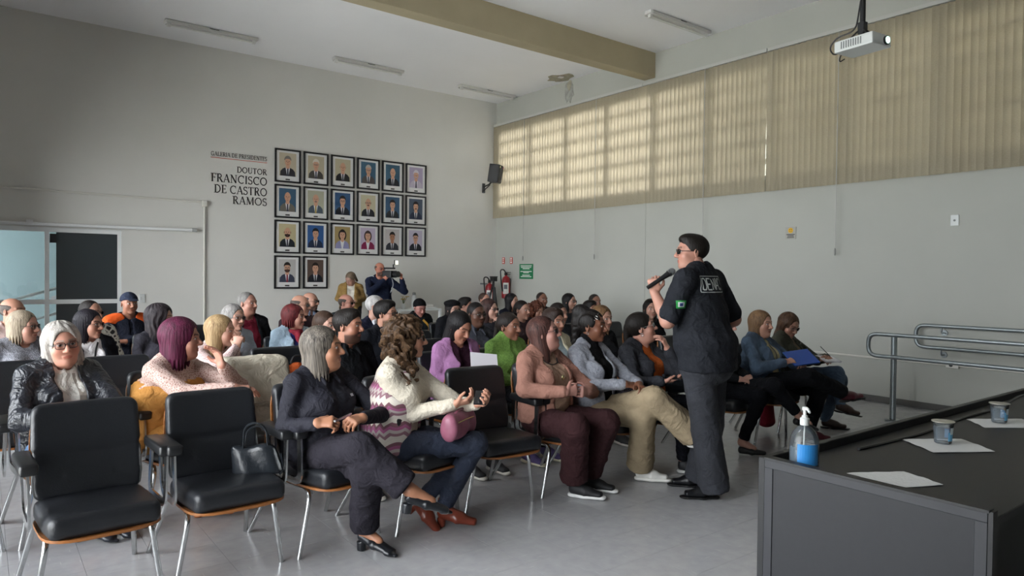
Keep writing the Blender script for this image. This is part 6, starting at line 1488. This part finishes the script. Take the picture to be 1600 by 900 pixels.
# ------------------------------------------------------------------ the black panel table at the right
m_tab = mat('black_laminate', '141518', .5, var=.08, vscale=30); m_pan = mat('charcoal_panel', '1e1f23', .6, var=.06, vscale=40); m_tab2 = mat('black_edge', '121315', .5)
tx0, tx1, ty0, ty1, tz = 2.43, 6.9, .78, 1.565, .80
e = empty('panel_table', (tx0, ty0, 0), 0, 'long black table with raised front rim and charcoal end panel', 'table')
w_, d_ = tx1-tx0, ty1-ty0
MB().box((.03, .0, .735), (w_, d_-.03, .765)).build('tabletop', m_tab, e, bevel=.003, seg=1)
MB().box((0, d_-.03, .0), (w_, d_, tz)).build('front_panel', m_tab2, e, bevel=.003, seg=1)
ep = MB().box((0, 0, 0), (.03, d_-.03, tz-.005)).build('end_panel', m_pan, e)
MB().box((-.004, 0, tz-.035), (0, d_-.03, tz-.005)).box((-.004, 0, 0), (0, .035, tz-.035)).box((-.004, d_-.065, 0), (0, d_-.03, tz-.035)).build('panel_frame', mat('panel_frame', '25262b', .5), ep, bevel=.0012, seg=1)
MB().box((-.006, -.004, tz-.005), (.034, d_-.03, tz+.004)).box((-.002, -.014, 0), (.034, -.001, tz)).build('edge_strip', m_tab2, ep)
MB().box((.03, .3, .12), (w_, .32, .735)).build('modesty_board', m_tab2, e)
MB().box((w_-.03, 0, 0), (w_, d_-.03, .735)).build('far_end_panel', m_pan, e)
# lead along the rim
o = MB().tube(rpath([(3.0, 1.45, .771), (3.5, 1.42, .771), (4.2, 1.46, .771), (4.7, 1.44, .771), (5.0, 1.47, .80), (6.2, 1.47, .771)], .1), .006, 6).build('power_lead', m_blk, smooth=True); tag(o, 'black lead lying along the rear rim of the table', 'cable')
# napkins, cups, gel bottle
m_nap = mat('napkin_paper', 'd9d9d6', .9, bump=.3, bscale=80)
def napkin(pts, label):
    n = 9; b = MB(); v = []
    for i in range(n):
        for j in range(n):
            u, t = i/(n-1), j/(n-1); x = (1-u)*(1-t)*pts[0][0]+u*(1-t)*pts[1][0]+u*t*pts[2][0]+(1-u)*t*pts[3][0]; y = (1-u)*(1-t)*pts[0][1]+u*(1-t)*pts[1][1]+u*t*pts[2][1]+(1-u)*t*pts[3][1]
            v.append((x, y, .7665+.004*abs(math.sin(7*u+4*t))*(u*(1-u)*3+.2)+.012*max(0, .15-u)*abs(math.sin(9*t))))
    k = len(v); v += [(x, y, z+.0012) for x, y, z in v]; f = []
    for i in range(n-1):
        for j in range(n-1):
            q = (i*n+j, (i+1)*n+j, (i+1)*n+j+1, i*n+j+1); f += [q[::-1], tuple(a+k for a in q)]
    tag(b.add(v, f).build('napkin', m_nap, smooth=True), label, 'napkin', 'paper napkins on the table')
napkin([(2.60, 1.30), (2.56, 1.10), (2.74, 1.02), (2.80, 1.18)], 'white paper napkin lying free near the end panel')
napkin([(3.36, 1.43), (3.22, 1.24), (3.46, 1.09), (3.60, 1.27)], 'white paper napkin under the nearer water cup')
napkin([(4.14, 1.44), (3.98, 1.30), (4.22, 1.13), (4.40, 1.27)], 'white paper napkin under the farther water cup')
def cup(x, y, lab):
    e = empty('water_cup', (x, y, .772), .4, lab, 'cup', 'sealed water cups')
    MB().lathe([(.030, 0), (.034, .004), (.041, .092), (.044, .096), (.041, .096)], n=24).build('cup', clearmat('cup_plastic', 'd5dde2', .12), e, smooth=True)
    MB().lathe([(.029, .004), (.0325, .006), (.0385, .078), (.0, .078)], n=24).build('water', clearmat('cup_water', 'c4d6e2', .25), e, smooth=True)
    l = MB().lathe([(.0445, .096), (.0465, .097), (.0465, .100), (.0, .101)], n=24).build('foil_lid', mat('foil_lid', 'a8a498', .4, metal=.3), e, smooth=True)
    for (a0, a1, z0, z1, c) in ((-2.6, -.9, .015, .055, '6fb4dc'), (-2.4, -1.5, .045, .075, 'd8e4ea'), (-.9, -.2, .02, .06, '5fa8d6'), (-1.3, -.6, .055, .07, 'c9973f' if x > 3.7 else '27305a')):
        v, f = [], []; n = 9
        for i in range(n):
            a = a0+(a1-a0)*i/(n-1); r0 = .0342+.0075*z0/.092; r1 = .0342+.0075*z1/.092; v += [(r0*math.cos(a), r0*math.sin(a), z0), (r1*math.cos(a), r1*math.sin(a), z1)]
            if i: f.append((2*i-2, 2*i, 2*i+1, 2*i-1))
        MB().add(v, f).build('label_print', mat('cup_'+c, c, .5), e)
cup(3.42, 1.28, 'sealed clear water cup with foil lid, nearer one'); cup(4.17, 1.30, 'sealed clear water cup with foil lid, farther one')
e = empty('gel_bottle', (2.545, 1.44, .766), .9, 'clear pump bottle of hand gel with blue label by the table corner', 'bottle')
MB().lathe([(.048, 0), (.054, .006), (.055, .09), (.052, .115), (.042, .14), (.026, .158), (.014, .166), (.013, .17)], n=24).build('bottle', clearmat('bottle_plastic', 'dfe6ea', .14), e, smooth=True)
MB().lathe([(.047, .004), (.0525, .008), (.0530, .085), (0, .085)], n=24).build('gel', clearmat('gel_clear', 'b5d4ec', .3), e, smooth=True)
v, f = [], []
for i in range(10):
    a = 2.3+1.5*i/9; v += [(.0556*math.cos(a), .0556*math.sin(a), .02), (.0556*math.cos(a), .0556*math.sin(a), .10)]
    if i: f.append((2*i-2, 2*i, 2*i+1, 2*i-1))
MB().add(v, f).build('label', mat('gel_label', '2f86cc', .5), e)
p_ = MB().lathe([(.0165, .166), (.0175, .17), (.0175, .192), (.011, .197), (.011, .203), (.006, .205), (.006, .222), (.010, .224), (.010, .236)], n=18).build('pump', m_wht, e, smooth=True)
MB().tube([(0, 0, .231), (-.028, 0, .232), (-.045, 0, .222)], [.007, .006, .004], 8).build('spout', m_wht, p_, smooth=True)
MB().tube([(0, 0, .17), (.004, 0, .09), (.02, 0, .01)], .003, 6).build('dip_tube', m_wht, p_)

# ------------------------------------------------------------------ bags, papers, phones, coat
def sdf_obj(name, lo, hi, h, build, m, parent=None):
    F = Field(lo, hi, h); build(F); V, Q = F.mesh(); return inst(name, np_mesh(name, V, Q, m), parent)
m_bag = mat('black_bag_leather', '202429', .28, bump=.25, bscale=40)
e = empty('handbag', (1.13, 3.63, .462), rad(-25), 'glossy black leather handbag with cut-out handle on the empty armchair', 'bag')
def f(F):
    F.ecap((0, 0, .02), (0, -.01, .16), (.13, .055), (.10, .03), k=.02); F.plane((0, 0, 1), .15, k=.02); F.warp(lambda X, Y, Z: .006*np.sin(40*X+20*Z)); F.plane((0, 0, -1), 0.)
sdf_obj('bag_body', (-.2, -.1, -.02), (.2, .1, .3), .008, f, m_bag, e)
MB().tube(rpath([(-.06, -.02, .14), (-.055, -.02, .25), (.0, -.025, .275), (.05, -.02, .24), (.06, -.02, .14)], .05), .013, 8, flat=.35).build('handle', m_bag, e, smooth=True)
MB().tube(rpath([(-.06, .03, .14), (-.05, .035, .22), (.0, .04, .245), (.05, .035, .21), (.06, .03, .14)], .05), .013, 8, flat=.35).build('handle', m_bag, e, smooth=True)
MB().tube([(.12, .0, .1), (.135, -.01, .02), (.12, -.03, -.0)], .006, 6).build('tassel', m_bag, e)
m_pink = mat('dusty_pink_leather', '8f5568', .45, bump=.25, bscale=40, var=.12, vscale=20)
e = empty('handbag', (2.20, 3.37, .575), rad(30), 'dusty pink handbag on the lap of the chevron vest wearer', 'bag')
def f(F): F.ecap((-.12, 0, .05), (.12, 0, .05), (.055, .07), (.055, .07), side=(0, 1, 0), k=.02, endf=.5); F.cone((-.10, 0, .10), (.10, 0, .10), .04, k=.03); F.warp(lambda X, Y, Z: .004*np.sin(50*X+30*Y)); F.plane((0, 0, -1), .03)
sdf_obj('bag_body', (-.24, -.13, -.06), (.24, .13, .2), .008, f, m_pink, e)
MB().tube([(-.1, -.05, .09), (0, -.055, .095), (.1, -.05, .09)], .004, 6).build('zip', mat('gold', 'c9b98a', .25, metal=.9), e); MB().tube(rpath([(-.1, 0, .10), (-.05, -.02, .15), (.05, -.02, .15), (.1, 0, .10)], .04), .008, 8).build('handle', m_pink, e, smooth=True)
MB().cb((.13, -.05, -.02), (.012, .008, .03)).build('tag', mat('tag_green', '9fd08a', .5), e)
def flatthing(name, c, size, rz, rx, ry, m, label, cat, extra=None):
    e = MB().cb((0, 0, 0), size).build(name, m); R = Matrix.Rotation(rad(rz), 4, 'Z') @ Matrix.Rotation(rad(ry), 4, 'Y') @ Matrix.Rotation(rad(rx), 4, 'X'); e.matrix_world = Matrix.Translation(c) @ R
    return tag(e, label, cat)
m_ph = mat('phone_black', '15161a', .25)
h_ = PEOPLE['P2']; flatthing('phone', (2.27, 3.245, .80), (.07, .145, .009), -40, 20, 0, m_ph, 'smartphone in the hands of the chevron vest wearer', 'phone')
flatthing('pen', (1.47, 3.325, .765), (.010, .14, .010), -60, 5, 0, m_chrome, 'silver pen held by the front-row person in black shirt', 'pen')
flatthing('phone', (.60, 4.28, .765), (.072, .15, .009), -75, 8, 0, m_wht, 'white smartphone held by the person in the leather jacket', 'phone')
flatthing('phone', (4.10, 3.30, .765), (.072, .15, .009), -70, 5, 0, m_ph, 'smartphone on the lap of the person in the orange shirt', 'phone')
m_paper = mat('paper', 'd8d6dc', .8)
flatthing('paper_sheet', (3.02, 4.27, .80), (.21, .297, .002), -25, 42, 6, m_paper, 'white printed sheet on the lap of the lilac blazer wearer', 'paper')
flatthing('leaflet', (3.47, 4.28, .72), (.15, .21, .002), -20, 20, 0, mat('leaflet_pink', 'c9aab4', .8), 'pinkish leaflet held by the person in green tweed', 'paper')
flatthing('folder', (5.84, 3.35, .795), (.25, .20, .012), -25, 30, -6, mat('folder_blue', '1f4a9c', .45), 'blue folder on the lap of the person in denim', 'folder')
e = flatthing('notebook', (6.50, 3.45, .73), (.15, .20, .012), -30, 10, 0, m_paper, 'open white notebook of the person in the olive jacket', 'notebook')
o = MB().tube([(6.50, 3.43, .755), (6.44, 3.50, .85)], .004, 6).build('pen', m_blk, smooth=True); tag(o, 'pen in the hand of the person in the olive jacket', 'pen')
e = empty('pouch_bag', (3.78, 3.44, .60), rad(-20), 'dark patterned pouch with brown base on the lap of the grey blazer wearer', 'bag')
def f(F): F.ecap((-.1, 0, .05), (.1, 0, .05), (.045, .055), (.045, .055), side=(0, 1, 0), k=.02); F.plane((0, 0, -1), -.01)
sdf_obj('pouch', (-.2, -.1, -.05), (.2, .1, .15), .008, f, lace_mat('pouch_print', '4a4450', '1d1a20', 60), e); MB().box((-.12, -.05, 0), (.12, .05, .025)).build('base', mat('brown_base', '6b4028', .5), e, bevel=.01)
e = empty('sling_bag', (4.22, 3.42, .62), rad(-20), 'small black sling bag on the lap of the person in orange', 'bag')
def f(F): F.ecap((-.07, 0, .06), (.07, 0, .06), (.04, .06), (.04, .06), side=(0, 1, 0), k=.02)
sdf_obj('pouch', (-.16, -.1, -.04), (.16, .1, .16), .008, f, m_bag, e); MB().tube(rpath([(.09, 0, .08), (.14, .1, .25), (.10, .2, .36)], .05), .008, 6).build('strap', m_bag, e)
# off-white coat over a chair back
e = empty('coat', (1.53, 4.70, 0), 0, 'off-white coat draped over an empty chair back in the second row', 'coat')
def f(F):
    X, Y, Z = np.meshgrid(*F.ax, indexing='ij', sparse=True); yc = .142+.22*(Z-.46)-.25*X*X
    qx = np.abs(X+.02)-(.235-.10*np.maximum(0, Z-.80)**1.0-.05); qz = np.abs(Z-.63)-(.30-.06); qy = np.abs(Y-yc)-.045
    d = np.sqrt(np.maximum(qx, 0)**2+np.maximum(qz, 0)**2+np.maximum(qy, 0)**2)+np.minimum(np.maximum(np.maximum(qx, qz), qy), 0)-.05
    F.F = d.astype(np.float32)+(-.016*(1-np.abs(np.sin(16*X+2.5*np.sin(7*Z))))**2*np.clip((.97-Z)*4, .2, 1)-.008*(1-np.abs(np.sin(13*Z+11*X)))**2+.004).astype(np.float32)
sdf_obj('cloth', (-.34, -.02, .25), (.34, .42, 1.0), .0115, f, cloth('b9b1a0', .95), e)
MB().box((-.10, .055, .60), (.06, .075, .62)).build('pocket_seam', cloth('9c9484', .95), e)
# bags on chairs and floor
e = empty('tote_bag', (1.80, 4.86, .60), 0, 'orange tote bag behind the shoulder of the front-row black shirt', 'bag')
def f(F): F.ecap((0, 0, .08), (0, 0, .24), (.11, .05), (.09, .03), k=.02); F.warp(lambda X, Y, Z: .006*np.sin(60*X+20*Z))
sdf_obj('bag_body', (-.18, -.1, -.04), (.18, .1, .32), .01, f, cloth('b5552a', .8), e); MB().tube(rpath([(-.05, 0, .26), (-.03, 0, .31), (.03, 0, .31), (.05, 0, .26)], .03), .008, 6).build('handle', m_blk, e)
e = empty('backpack', (6.12, 3.86, 0), .3, 'crimson bag on the floor under the chairs at the right', 'bag')
def f(F): F.ecap((0, 0, .10), (0, 0, .26), (.12, .08), (.09, .06), k=.03); F.plane((0, 0, -1), 0.)
sdf_obj('bag_body', (-.2, -.15, -.02), (.2, .15, .38), .011, f, cloth('6b1424', .7), e); MB().tube(rpath([(-.05, 0, .31), (-.04, 0, .38), (.04, 0, .38), (.05, 0, .31)], .03), .01, 8).build('handle', cloth('6b1424', .7), e)
# small table with things by the back wall
e = empty('side_table', (6.35, 11.3, 0), 0, 'small white table by the back wall behind the audience', 'table')
MB().box((-.45, -.3, .84), (.45, .3, .87)).build('tabletop', m_wht, e, bevel=.004, seg=1)
for sx in (-1, 1):
    for sy in (-1, 1): MB().box((sx*.42-.02, sy*.27-.02, 0), (sx*.42+.02, sy*.27+.02, .84)).build('leg', m_wht, e)
e = empty('flower_vase', (6.10, 11.2, .87), 0, 'yellow flowers in a small vase on the white side table', 'vase')
MB().lathe([(.03, 0), (.04, .05), (.025, .09), (.03, .1)], n=16).build('vase', m_wht, e, smooth=True)
q = random.Random(4)
for k in range(9):
    a, r_ = q.uniform(0, 6.28), q.uniform(.02, .08); z_ = q.uniform(.14, .24); c_ = (r_*math.cos(a), r_*math.sin(a), z_)
    s_ = MB().tube([(0, 0, .08), c_], .003, 5).build('stem', mat('stem_green', '56652e', .7), e)
    b = MB()
    for j in range(6): t = j*math.pi/3; b.add([c_, (c_[0]+.03*math.cos(t-.4), c_[1]+.03*math.sin(t-.4), c_[2]+.012), (c_[0]+.04*math.cos(t), c_[1]+.04*math.sin(t), c_[2]+.005), (c_[0]+.03*math.cos(t+.4), c_[1]+.03*math.sin(t+.4), c_[2]+.012)], [(0, 1, 2, 3)])
    b.build('blossom', mat('petal_yellow', 'c9a63a', .7), s_)
e = empty('thermos', (6.35, 11.25, .87), 0, 'white thermos bottle on the side table beside the flowers', 'bottle')
MB().lathe([(.045, 0), (.05, .01), (.05, .2), (.035, .24), (.03, .25)], n=18).build('bottle', m_wht, e, smooth=True); MB().lathe([(.031, .25), (.031, .29), (.02, .3)], n=16).build('cap', mat('cap_grey', '9b9d9c'), e, smooth=True)
e = empty('serving_tray', (6.6, 11.2, .872), 0, 'pale tray with folded cloth on the side table', 'tray'); MB().cb((0, 0, .01), (.3, .22, .02)).build('tray', m_wht, e, bevel=.006); MB().cb((0, 0, .05), (.2, .15, .06)).build('cloth_stack', cloth('d5d3cc'), e, bevel=.015)
